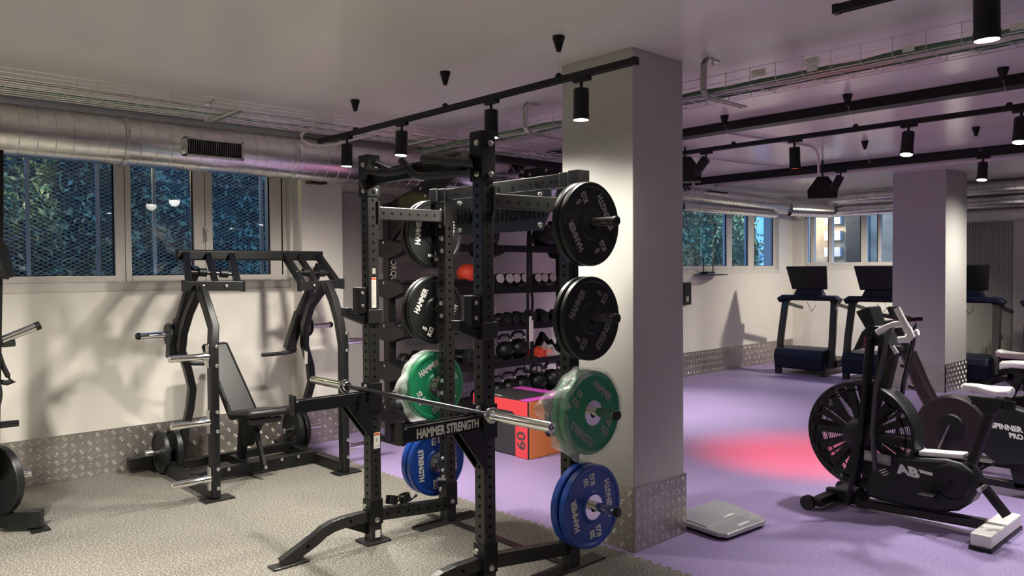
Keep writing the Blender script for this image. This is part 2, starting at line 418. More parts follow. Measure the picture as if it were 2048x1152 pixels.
def spot(name_loc, label, tiltx=0, tilty=0, lens=M_lens, power=None, col=(1, .96, .88), size=62, soft=.055, scale=1.0, group='spotlights on the tracks'):
    """tiltx / tilty in radians: the direction the can points away from straight down"""
    x, y = name_loc; z0 = TZ-.017
    t = thing('track_spotlight', label, 'spotlight', (x, y, z0), group)
    OFFS = Vector((x, y, z0))
    MB().bb((x-.017, y-.06, z0-.022), (x+.017, y+.05, z0)).build('adapter', M_black, t, smooth=0, bevel=.003)
    MB().cyl((x, y, z0-.075), (x, y, z0-.02), .0085, 12).build('stem', M_black, t)
    d = Vector((math.tan(tiltx), math.tan(tilty), -1)).normalized()
    top = Vector((x, y, z0-.058)); r = .042*scale; L = .165*scale
    MB().lathe(top, d, [(0, 0), (r*.93, 0), (r, .006), (r, L*.80), (r*1.045, L*.81), (r*1.045, L), (r*.93, L), (r*.93, L-.008), (0, L-.008)], 28).build('housing', M_black, t)
    MB().lathe(top+d*(L-.004), d, [(0, 0), (r*.93, 0), (r*.93, .005), (0, .005)], 28).build('lens', lens, t)
    if power:
        li = bpy.data.lights.new('spot_light', 'SPOT'); li.energy = power; li.color = col; li.spot_size = math.radians(size); li.spot_blend = 1.0; li.shadow_soft_size = soft
        lo = bpy.data.objects.new('spot_light', li); COL.objects.link(lo); lo.parent = t
        lo.location = top+d*(L+.012)-OFFS
        lo.rotation_euler = d.to_track_quat('-Z', 'Y').to_euler()
    return t
WARM = (1, .95, .84); WHT = (1, .97, .94)
spot((ROW1, 5.19), 'black track spotlight tilted towards the window, leftmost over the grey floor', .0, .05, power=W_SPOT*1.3, col=WARM, size=170)
spot((ROW1, 4.465), 'lit black track spotlight over the left post of the power rack', -.05, .02, power=W_SPOT*.9, col=WARM, size=172)
spot((ROW1, 3.53), 'black track spotlight hanging just behind the top of the tallest front rack post', 0, 0, power=W_SPOT*.8, col=WARM, size=170)
spot((ROW1, 2.80), 'lit black track spotlight in front of the near pillar', 0, .02, power=W_SPOT*.27, col=WARM, size=150)
spot((ROW1, .885), 'large lit black spotlight at the top right corner of the picture', .05, .0, power=W_SPOT*.4, col=WHT, size=75)
spot((ROW1, -.6), 'added track spotlight further along the near track, out of the picture', .0, -.1, power=W_SPOT*.5, col=WHT, size=80)  # extra lamp out of view, added for its light
# added lamp row above and behind the photographer, lights the grey floor
track(-.1, -2.6, 6.0, 'black lighting track above the photographer, added to carry unseen lamps')
for y, lb, pw_, sz_ in ((5.3, 'closest to the window wall', .22, 150), (3.5, 'second from the window wall', 1.7, 125), (2.1, 'third from the window wall', 1.0, 105), (.6, 'closest to the photographer', .7, 105)): spot((-.1, y), 'added track spotlight over the grey floor outside the picture, '+lb, .12, .35 if y == 3.5 else .05, soft=.10, power=W_SPOT*2.3*pw_, col=WARM, size=sz_)
# row 2
spot((ROW2, P(1412, 310, X=ROW2).y), 'unlit black spotlight tilted sideways, beside the near pillar', .0, .75, lens=M_lensoff)
spot((ROW2, P(1589, 283, X=ROW2).y), 'black track spotlight glowing red at its rim', .25, .10, lens=M_lensr, power=W_RED, col=(1, .06, .05), size=52)
spot((ROW2, P(1817, 243, X=ROW2).y), 'lit black track spotlight in front of the far pillar', -.22, .0, power=W_SPOT2, col=WHT, size=95)
spot((ROW2, P(2043, 212, X=ROW2).y), 'lit black track spotlight cut by the right edge of the picture', -.22, .0, power=W_SPOT2, col=WHT, size=95)
spot((ROW2, P(1589, 283, X=ROW2).y+1.6), 'added lit black track spotlight of the middle track hidden behind the near pillar', .70, .25, power=W_SPOT2*1.9, col=WHT, size=95)  # hidden lamp added to brighten the lilac floor
spot((ROW2, .2), 'added track spotlight of the middle track, right of the picture', -.1, .0, power=W_SPOT2, col=WHT, size=120)  # unseen lamp put in as extra light on the lilac floor
# row 3
spot((ROW3, P(1681, 331, X=ROW3).y), 'small unlit black spotlight tilted sideways beside the hanging loudspeaker', .1, .55, lens=M_lensoff)
spot((ROW3, P(1966, 318, X=ROW3).y), 'small lit black spotlight right of the far pillar', -.2, .0, power=W_FAR*.5, col=(1, .93, .80), size=120)
spot((ROW3, .3), 'added track spotlight of the far track, right of the picture', .2, .0, power=W_FAR*.6, col=(1, .93, .80), size=90)  # added out of view to light the far room
spot((ROW3, 5.75), 'added track spotlight of the far track hidden behind the near pillar', -.1, -.1, power=W_FAR*.9, col=(1, .93, .80), size=85, scale=.9)  # added where the pillar hides it, lights the far floor
track(12.0, 3.80, 4.62, 'short black lighting track added behind the far pillar')  # hidden track and its lamp, put in to light the treadmill corner
spot((12.0, 4.45), 'added track spotlight behind the far pillar aimed at the treadmill corner', .15, .6, power=W_FAR*.85, col=(1, .93, .80), size=140)
track(11.35, -2.0, 2.5, 'black lighting track of the far room, right of the picture')
spot((11.35, 2.3), 'track spotlight outside the picture lighting the side of the far pillar', .0, .75, power=W_FAR*.6, col=(1, .95, .86), size=110)

# black cone mounts on the ceiling with the wires that carry the tracks
def mount(x, y, label, zt=TZ+.017, xt=None):
    t = thing('track_suspension', label, 'suspension', (x, y, H), 'cone mounts carrying the lighting tracks')
    MB().lathe((x, y, H), (0, 0, -1), [(0, 0), (.034, 0), (.034, .012), (.012, .085), (0, .085)], 20).build('cone', M_black, t)
    xt = x if xt is None else xt
    MB().tube([(x, y, H-.08), (xt, y, zt)], .0012, 6).build('wire', M_steel, t)
    MB().lathe((xt, y, zt-.002), (0, 0, 1), [(0, 0), (.02, 0), (.02, .014), (.009, .024), (0, .024)], 16).build('rail_clip', M_black, t)
mount(ROW1, 2.965, 'black cone mount above the near track, closest to the near pillar')
mount(ROW1, 3.975, 'black cone mount in the middle of the near track')
mount(ROW1, 5.066, 'black cone mount at the window end of the near track')
for y, tx in ((1.539, 'rightmost, under the cable tray'), (2.542, 'in the middle of its row'), (3.573, 'leftmost, closest to the near pillar')): mount(5.73, y, 'black cone mount of the middle track, '+tx, xt=ROW2)
for y, tx in ((2.351, 'right of the far pillar'), (3.354, 'left of the far pillar')): mount(7.96, y, 'small black cone mount of the far track, '+tx, xt=ROW3)

# black trunking and conduits on the ceiling
tag(MB().bb((5.98, -2.5, H-.075), (6.13, 6.9, H-.001)).build('ceiling_trunking', M_black, smooth=0, bevel=.004), 'thick black trunking bar across the ceiling above the air bikes', 'trunking')
tag(MB().tube([(6.30, -2.5, H-.022), (6.30, 6.8, H-.022)], .018, 10).build('conduit', M_conduit), 'long white conduit running beside the thick black trunking', 'conduit')
tag(MB().bb((9.33, -2.5, H-.07), (9.50, 6.6, H-.001)).build('ceiling_trunking', M_black, smooth=0, bevel=.004), 'black trunking bar across the ceiling of the far room', 'trunking')
tag(MB().tube([(9.76, -2.5, H-.03), (9.76, 6.5, H-.03)], .022, 8).build('conduit', M_conduit), 'pale conduit directly behind the far trunking bar', 'conduit')
tag(MB().tube([(10.16, -2.5, H-.03), (10.16, 6.5, H-.03)], .026, 8).build('conduit', M_conduit), 'thick pale conduit of the far room, furthest from the camera', 'conduit')
a = P(1437, 263, Z=H-.02); b_ = P(1622, 292, Z=H-.02)
tag(MB().tube([(6.30, a.y, H-.022), a*.5+b_*.5, b_, b_+V(.12, 0, -.03), b_+V(.17, 0, -.10), b_+V(.17, 0, -.30)], .014, 8).build('conduit', M_conduit), 'white conduit branching off towards the far room and bending down at its end', 'conduit')
a = P(1380, 313, Z=H-.02); b_ = P(1560, 334, Z=H-.02)
tag(MB().tube([a, b_], .012, 8).build('conduit', M_conduit), 'thin pale conduit on the ceiling behind the tilted spotlight', 'conduit')
a = P(1372, 312, X=7.2)
tag(MB().tube([a+V(0, .1, .03), a, a+V(.03, -.05, -.05), a+V(.05, -.08, -.14), a+V(.05, -.06, -.32)], .012, 8).build('conduit', M_conduit), 'curved white conduit dropping beside the near pillar', 'conduit')
# white pigtail cable by the end of the near track
tag(MB().tube([P(625, 256, Y=5.55), P(610, 262, Y=5.55), P(602, 270, Y=5.55), P(605, 280, Y=5.56), P(618, 287, Y=5.58), P(640, 290, Y=5.6), P(670, 288, Y=5.6), P(700, 280, Y=5.4), P(740, 270, Y=5.35)], .011, 10).build('power_cable', M_conduit), 'white power cable looping down from the tray to the end of the near track', 'cable')

# ================================================================== spiral duct under the window ceiling
def duct(name, p, q, r, label, pitch=.115, m=M_galv, straps=(), cat='duct'):
    p = Vector(p); q = Vector(q); L = (q-p).length; prof = [(r, 0)]; t = 0
    while t < L-pitch:
        prof += [(r, t+pitch*.93), (r+.004, t+pitch*.95), (r+.004, t+pitch*.98), (r, t+pitch)]; t += pitch
    prof += [(r, L)]
    th = thing(name, label, cat, p)
    MB().lathe(p, q-p, prof, 48).build('duct_body', m, th, smooth=30)
    return th
D1 = duct('ventilation_duct', (-2.5, 6.50, 2.675), (6.6, 6.50, 2.675), .187, 'long silver spiral duct running above the near window')
for x in (.1, 1.87, 3.27, 4.7):
    MB().lathe((x, 6.50, 2.675), (1, 0, 0), [(.187, 0), (.195, .001), (.195, .03), (.187, .031)], 40).build('strap', M_steel, D1)
    MB().bb((x+.01, 6.30, 2.66), (x+.03, 6.316, 2.74)).build('strap_bolt', M_steel, D1)
for x in (.55, 1.62, 3.0, 4.3):
    MB().lathe((x, 6.5, 2.675), (1, 0, 0), [(.187, 0), (.191, .001), (.191, .014), (.187, .015)], 40).build('joint', M_galv, D1)
# grille box set in the duct side
c = Vector((2.53, 6.315, 2.655))
g = MB(); g.bb((2.29, 6.275, 2.58), (2.77, 6.34, 2.595)).bb((2.29, 6.275, 2.715), (2.77, 6.34, 2.73)).bb((2.29, 6.275, 2.58), (2.31, 6.34, 2.73)).bb((2.75, 6.275, 2.58), (2.77, 6.34, 2.73))
g.build('grille_frame', M_galv, D1, smooth=0, bevel=.002)
MB().bb((2.31, 6.31, 2.595), (2.75, 6.325, 2.715)).build('grille_back', M_hole, D1, smooth=0)
g = MB()
for i in range(24): g.box((2.325+i*.0178, 6.288, 2.655), (.0025, .018, .12), Matrix.Rotation(.35, 3, 'Z'))
g.build('grille_louvres', M_steel, D1, smooth=0)
# far ducts
duct('ventilation_duct', (8.0, 6.50, 2.72), (12.35, 6.50, 2.69), .125, 'silver spiral duct above the far window', .10)
duct('ventilation_duct', (12.35, 6.45, 2.66), (12.9, 6.0, 2.62), .125, 'silver duct elbow turning the far corner of the room', .07)
duct('ventilation_duct', (12.9, 6.32, 2.80), (12.9, -1.5, 2.80), .095, 'upper duct with lilac sheen along the far wall', .16)
duct('ventilation_duct', (12.98, 6.05, 2.61), (12.98, -1.5, 2.61), .095, 'lower silver duct along the far wall', .13)
fd = duct('ventilation_duct', (9.2, 6.42, 2.53), (11.8, 6.42, 2.53), .055, 'thin silver duct under the one above the far window', .10)
t = thing('air_grille', 'dark slotted grille on the duct above the far window', 'grille', P(1440, 384, Y=6.36))
a = P(1412, 380, Y=6.365); b_ = P(1455, 388, Y=6.365)
MB().bb((a.x, 6.355, b_.z), (b_.x, 6.38, a.z)).build('grille_frame', M_galv, t, smooth=0)
g = MB()
for i in range(9): g.bb((a.x+.03+i*(b_.x-a.x-.04)/9, 6.35, b_.z+.02), (a.x+.03+(i+.75)*(b_.x-a.x-.04)/9, 6.357, a.z-.02))
g.build('slots', M_hole, t, smooth=0)

# ================================================================== wire cable trays
def tray(name, p, q, side, width, label, pitch=.11, hgt=.055, nlong=7, wr=.0022):
    """p, q: one bottom edge; side: unit vector to the other edge"""
    p = Vector(p); q = Vector(q); side = Vector(side); L = (q-p).length; d = (q-p).normalized(); u = V(0, 0, 1)
    th = thing(name, label, 'cable tray', p)
    lw = MB()
    for i in range(nlong): lw.tube([p+side*width*i/(nlong-1), q+side*width*i/(nlong-1)], wr, 5)
    for s_ in (0, width):
        for hh in (hgt*.5, hgt): lw.tube([p+side*s_+u*hh, q+side*s_+u*hh], wr, 5)
    lw.build('long_wires', M_steel, th)
    cw = MB(); n = int(L/pitch)
    for i in range(n):
        c = p+d*(i+.5)*pitch
        cw.tube([c+u*(hgt+.006), c, c+side*width, c+side*width+u*(hgt+.006)], wr, 5, up=d)
    cw.build('cross_wires', M_steel, th)
    return th
TR1 = tray('cable_tray', (-1.5, 5.36, 2.80), (6.6, 5.30, 2.80), (0, 1, 0), .52, 'wire cable tray running along the window side below the ceiling', nlong=9)
TR2 = tray('cable_tray', (4.12, -2.0, 2.72), (4.12, 5.9, 2.72), (1, 0, 0), .29, 'wire cable tray full of green cables crossing the ceiling at right', nlong=6, hgt=.10, pitch=.16)
def hanger(x, y, z0, z1, dtop, dbot, lt, lb, label):
    t = thing('tray_hanger', label, 'bracket', (x, y, z1), 'steel C brackets carrying the cable trays')
    dt = Vector(dtop); db = Vector(dbot); p = V(x, y, 0)
    pts = [p+dt*lt+V(0, 0, z1), p+dt*.035+V(0, 0, z1), p+V(0, 0, z1-.035), p+V(0, 0, z0+.035), p+db*.035+V(0, 0, z0), p+db*lb+V(0, 0, z0)]
    sd = dt.cross(V(0, 0, 1))
    MB().rect([q for q in pts], .034, .010, up=sd.cross(V(0, 0, 1)) if False else V(0, 0, 1), r=0) if False else None
    m_ = MB(); pr = [(-.002, -.018), (.014, -.018), (.014, -.014), (.002, -.014), (.002, .014), (.014, .014), (.014, .018), (-.002, .018)]
    m_.sweep(pts, pr, up=sd); m_.build('c_profile', M_steel, t, smooth=0)
    MB().cyl(p+dt*lt*.6+V(0, 0, z1-.03), p+dt*lt*.6+V(0, 0, z1+.0), .007, 8).build('bolt', M_steel, t)
hanger(2.31, 5.90, 2.785, 2.925, (0, -1, 0), (0, -1, 0), .14, .62, 'steel C bracket of the window side tray above the duct grille')
hanger(4.06, 5.93, 2.785, 2.925, (0, -1, 0), (0, -1, 0), .14, .62, 'steel C bracket of the window side tray behind the rack')
hanger(.2, 5.90, 2.785, 2.925, (0, -1, 0), (0, -1, 0), .14, .62, 'steel C bracket of the window side tray, left of the picture')
hanger(4.075, 2.68, 2.70, 2.925, (1, 0, 0), (1, 0, 0), .15, .46, 'tall steel C bracket right of the near pillar top')
hanger(4.10, 4.27, 2.70, 2.925, (1, 0, 0), (1, 0, 0), .13, .44, 'tall steel C bracket left of the near pillar')
hanger(4.085, .75, 2.70, 2.925, (1, 0, 0), (1, 0, 0), .15, .46, 'steel C bracket behind the large corner spotlight')
rnd = random.Random(3)
# cables lying in the trays
def cable(pts, r, m, label): return tag(MB().tube(pts, r, 7).build('cable', m), label, 'cable', None)
for i in range(5):
    x = 4.17+.045*i; pts = []
    for k in range(40): pts.append((x+rnd.uniform(-.012, .012), -2+k*.2, 2.735+rnd.uniform(-.004, .012)+(.02 if i % 2 else 0)))
    cable(pts, .011, M_cableg if i != 2 else M_conduit, 'green cable lying in the crossing tray, %s' % ('next to its left edge', 'second from its left edge', 'white, in the middle', 'second from its right edge', 'next to its right edge')[i] if i != 2 else 'white cable lying in the middle of the crossing tray')
for i in range(3):
    pts = [(-1.4+k*.25, 5.50+.12*i+rnd.uniform(-.01, .01), 2.814+rnd.uniform(0, .008)) for k in range(31)]
    cable(pts, .009, (M_cabled, M_conduit, M_cableg)[i], ('grey cable in the window side tray', 'white cable in the window side tray', 'green cable in the window side tray')[i])
for i, y in enumerate((1.05, 1.52, 2.02)):
    c = Vector((4.115, y, 2.745)); tag(MB().bb(c-V(.004, .028, .016), c+V(.001, .028, .016)).build('cable_clip', M_white, smooth=0), 'small pale clip on the crossing tray, %s' % ('nearest to the corner spotlight', 'between two others', 'nearest to the near pillar')[i], 'clip')
def tray_label(px, py, tx):
    c = P(px, py, X=4.11); t = thing('tray_label', 'white printed label on the crossing tray, '+tx, 'label', c)
    MB().bb(c-V(.002, .045, .022), c+V(.002, .045, .022)).build('plate', M_sticker, t, smooth=0)
    for k in range(2): MB().bb(c+V(-.0028, -.035, .008-.014*k), c+V(-.0018, .035-.02*k, .013-.014*k)).build('print', M_gink, t, smooth=0)
tray_label(1517, 146, 'left one'); tray_label(1622, 123, 'right one')

# hanging loudspeakers, wall devices
def loudspeaker(c, label, s=1):
    c = Vector(c); t = thing('loudspeaker', label, 'speaker', c)
    o = [(-.16, -.12), (.16, -.12), (.17, -.02), (.06, .14), (-.06, .14), (-.17, -.02)]
    n = (EYE-c); n.z = 0; n = n.normalized(); sd = V(0, 0, 1).cross(n)
    MB().prism([c+sd*a*s+V(0, 0, b)*s-n*.1 for a, b in o], n*.2).build('cabinet', M_black, t, smooth=0, bevel=.01)
    MB().prism([c+sd*a*s*.85+V(0, 0, b)*s*.85+n*.1 for a, b in o], n*.006).build('speaker_grille', M_vinyl, t, smooth=0)
    MB().tube([c+V(0, 0, .13*s), (c.x, c.y, H)], .012, 8).build('bracket', M_black, t)
loudspeaker(P(1645, 378, X=9.0), 'black hanging loudspeaker beside the small tilted spotlight')
loudspeaker(P(1370, 342, X=6.9), 'black hanging loudspeaker half hidden by the near pillar')
t = thing('wall_camera', 'flat black device under the duct on the wall right of the near window', 'camera', P(633, 364, Y=6.7))
a = P(633, 365, Y=6.66); MB().box(a, (.18, .10, .03)).build('body', M_black, t, smooth=0, bevel=.008); MB().tube([a, a+V(0, .09, .02)], .012).build('arm', M_black, t)
c = P(1602, 432, X=13.2); t = thing('security_camera', 'small pale camera in the far corner under the duct', 'camera', c)
MB().lathe(c, (0, 0, -1), [(0, -.07), (.10, -.07), (.10, -.02), (.07, .03), (.0, .06)], 20).build('dome', M_steel, t); MB().box(c+V(.08, 0, .04), (.16, .12, .06)).build('mount', M_white, t, smooth=0, bevel=.01)
# ================================================================== power rack
S = .076
PA, PB, PC, PD = (2.57, 4.05), (2.57, 2.995), (3.135, 4.03), (3.135, 2.93)
ZF, ZR = 2.345, 2.185
RK = thing('power_rack', 'tall charcoal power rack with holed posts standing on the grey floor', 'rack', (2.85, 3.5, 0))
def upright(c, zt, name, holes=True):
    x, y = c; u = MB().bb((x-S/2, y-S/2, 0), (x+S/2, y+S/2, zt)).build('upright', M_char, RK, smooth=0, bevel=.004)
    h = MB(); z = .30
    while z < zt-.25:
        for d in ((-1, 0), (0, -1)):
            c0 = V(x+d[0]*S/2, y+d[1]*S/2, z); n = V(d[0], d[1], 0)
            r = .0095 if d[0] else .0085
            h.cyl(c0-n*.002, c0+n*.0008, r, 12)
        z += .0508
    h.build('adjustment_holes', M_hole, u)
    return u
UA = upright(PA, ZF, ''); UB = upright(PB, ZF, ''); UC = upright(PC, ZR, ''); UD = upright(PD, ZR, '')
def bolt(p, n, r=.013, L=.012, m=M_steel, parent=RK, name='bolt'):
    p = Vector(p); n = Vector(n)
    b2 = MB().lathe(p, n, [(0, 0), (r*1.25, 0), (r*1.25, .003), (r, .003), (r, L*.8), (r*.7, L), (0, L)], 10)
    return b2
# feet plates
for (x, y), e in ((PA, 0), (PB, 0), (PC, 1), (PD, 1)):
    m_ = MB()
    if e: m_.bb((x-.26, y-.055, 0), (x+.24, y+.055, .012))
    else: m_.bb((x-.085, y-.075, 0), (x+.085, y+.075, .014))
    m_.build('foot_plate', M_char, RK, smooth=0, bevel=.006)
    m_ = MB().bb((x-S/2-.007, y-S/2-.007, .11), (x+S/2+.007, y+S/2+.007, .265)); m_.build('base_bracket', M_black, RK, smooth=0, bevel=.004)
    bolt((x-S/2-.007, y+.018, .22), (-1, 0, 0)).build('bolt', M_steel, RK); bolt((x+.0, y-S/2-.007, .14), (0, -1, 0)).build('bolt', M_steel, RK)
# base rails (from rear posts forward to the floor) and low rear cross rail
for (yf, yr) in ((PA[1], PC[1]), (PB[1], PD[1])):
    m_ = MB(); y = yf
    m_.rect([(PC[0], yr, .115), (2.55, yf, .165)], .05, .075)
    m_.build('side_rail', M_char, RK, smooth=0, bevel=.004)
    m_ = MB(); m_.rect([(2.55, yf, .165), (2.36, yf, .165), (2.29, yf, .158), (2.23, yf, .140), (2.18, yf, .110), (1.97, yf, .016)], .05, .066)
    m_.build('front_leg', M_char, RK, smooth=0, bevel=.004)
    MB().bb((1.905, yf-.045, 0), (2.12, yf+.045, .012)).build('foot_plate', M_char, RK, smooth=0, bevel=.005)
    MB().prism([(2.535, yf-.004, .14), (2.535, yf-.004, .05), (2.35, yf-.004, .14)], (0, .008, 0)).build('gusset', M_black, RK, smooth=0)
    h = MB()
    for i in range(6): h.cyl((2.66+i*.075, yf+(yr-yf)*(.16+.13*i)-.0235, .156-.0066*i), (2.66+i*.075, yf+(yr-yf)*(.16+.13*i)-.0258, .156-.0066*i), .010, 10)
    h.cyl((2.40, yf-.023, .165), (2.40, yf-.0258, .165), .010, 10).cyl((2.12, yf-.023, .085), (2.12, yf-.0258, .085), .010, 10).build('rail_holes', M_hole, RK)
# flat floor tie between the rear feet
MB().bb((3.11, PD[1], .002), (3.16, PC[1], .012)).build('floor_tie', M_char, RK, smooth=0)
# upper side beams
for (yf, yr) in ((PA[1], PC[1]), (PB[1], PD[1])):
    MB().rect([(2.60, yf, 2.005), (3.10, yr, 2.005)], .05, .076).build('side_beam', M_char, RK, smooth=0, bevel=.004)
    MB().bb((2.60, yf-.05, 1.945), (2.612, yf+.05, 2.075)).bb((3.085, yr-.05, 1.945), (3.097, yr+.05, 2.075)).build('beam_flange', M_char, RK, smooth=0)
    h = MB()
    for i in range(7):
        t_ = (i+.8)/7.9; h.cyl((2.60+.5*t_, yf+(yr-yf)*t_-.0235, 2.005), (2.60+.5*t_, yf+(yr-yf)*t_-.0262, 2.005), .0085, 10)
    h.build('beam_holes', M_hole, RK)
# rear top beam with holes
MB().bb((3.10, PD[1]+.03, 2.105), (3.17, PC[1]-.03, 2.18)).build('rear_beam', M_char, RK, smooth=0, bevel=.003)
h = MB()
for y, r in ((3.87, .008), (3.75, .006), (3.70, .011), (3.65, .008), (3.47, .012), (3.35, .010), (3.27, .006), (3.20, .006), (3.15, .011), (3.10, .008), (3.03, .008), (2.99, .006)): h.cyl((3.1005, y, 2.142), (3.098, y, 2.142), r, 12)
h.build('beam_holes', M_hole, RK)
# brackets at the tops of the rear posts
for (x, y), s_ in ((PC, 1), (PD, -1)):
    MB().bb((x-.045, y+s_*.035, 2.10), (x+.045, y+s_*.115, 2.19)).build('top_bracket', M_char, RK, smooth=0, bevel=.004)
# name plate under the rear beam
YL, YR = 3.90, 3.02
pl = MB().prism([(3.088, YL, 2.105), (3.088, YL, 1.99), (3.088, YL-.07, 1.875), (3.088, YR+.07, 1.875), (3.088, YR, 1.99), (3.088, YR, 2.105)], (.008, 0, 0))
NP = pl.build('name_plate', M_char, RK, smooth=0, bevel=.001)
text_mb('HAMMER STRENGTH', .135, (3.0865, (YL+YR)/2, 1.985), (0, -1, 0), (0, 0, 1), .003, .62, .004).build('lettering', M_hole, NP, smooth=0)
for y in (YL-.08, YR+.08): bolt((3.088, y, 1.905), (-1, 0, 0)).build('bolt', M_steel, RK); bolt((3.088, y, 2.075), (-1, 0, 0)).build('bolt', M_steel, RK)
# side plates down the rear posts
for (x, y), s_ in ((PC, 1), (PD, -1)):
    MB().bb((x-.0435, y-.05, 1.74), (x-.0385, y+.05, 2.10)).build('post_plate', M_black, RK, smooth=0, bevel=.002)
    for z in (1.78, 1.86, 2.04): bolt((x-.0435, y-.018, z), (-1, 0, 0)).build('bolt', M_steel, RK)
# pull-up station across the front posts
for (x, y) in (PA, PB):
    MB().bb((x-S/2-.009, y-S/2-.009, 2.10), (x+S/2+.009, y+S/2+.009, ZF+.006)).build('pull_up_bracket', M_black, RK, smooth=0, bevel=.004)
    for dz in (2.135, 2.29): bolt((x-S/2-.009, y-.012, dz), (-1, 0, 0)).build('bolt', M_steel, RK); bolt((x+.012, y-S/2-.009, dz), (0, -1, 0)).build('bolt', M_steel, RK)
PU = MB(); y0, y1 = PB[1]+.03, PA[1]-.03
PU.rect([(2.58, y0, 2.215), (2.58, y1, 2.215)], .05, .085); PUo = PU.build('pull_up_beam', M_black, RK, smooth=0, bevel=.004)
XG = 2.45
def gp(*q): return [P(a, b2, X=XG) for a, b2 in q]
MB().tube([V(2.545, PA[1], 2.15)]+gp((722, 356), (736, 341), (768, 346), (795, 343), (818, 337))+[V(2.57, 3.62, 2.235)], .021, 14).build('pull_up_bar', M_black, RK)
MB().tube(gp((803, 321), (816, 336), (828, 350), (850, 353), (890, 349), (930, 345))+[V(2.55, 3.16, 2.235)], .020, 14).build('angled_grip', M_rubber, RK)
MB().tube(gp((848, 318), (872, 318), (898, 324), (935, 326))+[V(2.56, 3.12, 2.25)], .025, 14).build('thick_grip', M_rubber, RK)
MB().tube([V(2.60, 3.78, 2.22), V(2.48, 3.76, 2.25), V(2.40, 3.74, 2.265)], .018, 14).build('grip', M_rubber, RK)
MB().tube([V(2.60, 3.36, 2.22), V(2.72, 3.36, 2.26), V(2.80, 3.44, 2.27)], .018, 14).build('grip', M_rubber, RK)
# small dark emblem on the tall right post
text_mb('HS', .062, (PB[0]+.003, PB[1]-S/2-.0015, 1.915), (1, 0, 0), (0, 0, 1), .003, .72, .002).build('post_emblem', M_hole, UB, smooth=0)
# stickers on the left post
def sticker(x0, x1, y, z0, z1, rows, red=True, nm='warning_sticker', parent=UA):
    s_ = MB().bb((x0, y-.0012, z0), (x1, y, z1)).build(nm, M_sticker, parent, smooth=0)
    return s_
yA = PA[1]-S/2
st = MB().bb((2.553, yA-.0014, 1.43), (2.585, yA-.0002, 1.615)).build('warning_sticker', M_sticker, RK, smooth=0)
MB().bb((2.555, yA-.002, 1.598), (2.583, yA-.0012, 1.612)).build('warning_band', M_stickr, st, smooth=0)
g = MB()
for i in range(26): g.bb((2.558, yA-.0019, 1.59-i*.0058), (2.558+.006+.016*((i*7) % 5)/4, yA-.0012, 1.5925-i*.0058))
g.build('small_print', M_gink, st, smooth=0)
st = MB().bb((2.556, yA-.0014, .575), (2.600, yA-.0002, .672)).build('warning_sticker', M_sticker, RK, smooth=0)
MB().bb((2.558, yA-.002, .655), (2.598, yA-.0012, .669)).build('warning_band', M_stickr, st, smooth=0)
MB().bb((2.573, yA-.002, .615), (2.583, yA-.0012, .64)).bb((2.562, yA-.002, .59), (2.594, yA-.0012, .594)).build('small_print', M_gink, st, smooth=0)
MB().bb((2.56, yA-.0014, .03), (2.596, yA-.0002, .075)).build('serial_sticker', M_sticker, RK, smooth=0)
MB().bb((2.56, yA-.0014, 1.635), (2.582, yA-.0002, 1.67)).build('serial_sticker', M_gink, RK, smooth=0)
# safety arms: channel, raised lip, sleeve and gusset
def spotter(x, y, txt):
    m_ = MB(); z0, z1 = .853, .918; xe = x-.515
    a = MB().bb((xe, y-.030, z0), (x-.03, y+.030, z1)).build('safety_arm', M_black, RK, smooth=0, bevel=.003)
    MB().bb((xe-.012, y-.034, z0-.012), (xe, y+.034, z1+.038)).build('end_lip', M_black, a, smooth=0, bevel=.003)
    MB().bb((xe+.02, y-.031, z1), (x-.05, y-.024, z1+.006)).bb((xe+.02, y+.024, z1), (x-.05, y+.031, z1+.006)).build('wear_strip', M_rubber, a, smooth=0)
    MB().bb((x-S/2-.008, y-S/2-.010, .80), (x+S/2+.008, y+S/2+.008, .975)).build('arm_sleeve', M_black, RK, smooth=0, bevel=.004)
    MB().prism([(x-.02, y-.045, .86), (x-.02, y-.045, .62), (x-.20, y-.045, .855)], (0, .010, 0)).prism([(x-.02, y+.03, .86), (x-.02, y+.03, .62), (x-.20, y+.03, .855)], (0, .010, 0)).build('arm_gusset', M_black, RK, smooth=0)
    if txt:
        text_mb('HAMMER STRENGTH', .062, (x-.255, y-.0312, .884), (1, 0, 0), (0, 0, 1), .002, .66, .0018).build('arm_lettering', M_letterw, a, smooth=0)
    bolt((x-S/2-.008, y-.01, .955), (-1, 0, 0)).build('bolt', M_steel, RK)
spotter(PA[0], PA[1], False); spotter(PB[0], PB[1], True)
# J-cups
def jcup(x, y, z, sgn):
    """hook block facing the bar side"""
    m_ = MB().bb((x-S/2-.012, y-S/2-.014, z), (x+S/2+.012, y+S/2+.004, z+.085)); m_.build('cup_sleeve', M_char, RK, smooth=0, bevel=.004)
    j = MB(); xa = x-S/2-.012
    j.bb((xa-.055, y-.034, z+.05), (xa, y+.034, z+.22)); J = j.build('j_cup', M_black, RK, smooth=0, bevel=.004)
    MB().prism([(xa, y-.034, z-.005), (xa, y-.034, z+.065), (xa-.075, y-.034, z+.065), (xa-.105, y-.034, z+.10), (xa-.135, y-.034, z+.10), (xa-.135, y-.034, z+.05)], (0, .068, 0)).build('hook', M_black, J, smooth=0, bevel=.002)
    for dz in (.11, .185): bolt((xa-.03, y-.034, z+dz), (0, -1, 0), .009, .006, parent=J).build('bolt', M_steel, J)
jcup(PA[0], PA[1], 1.335, 1)
jcup(PB[0], PB[1], 1.305, 1)
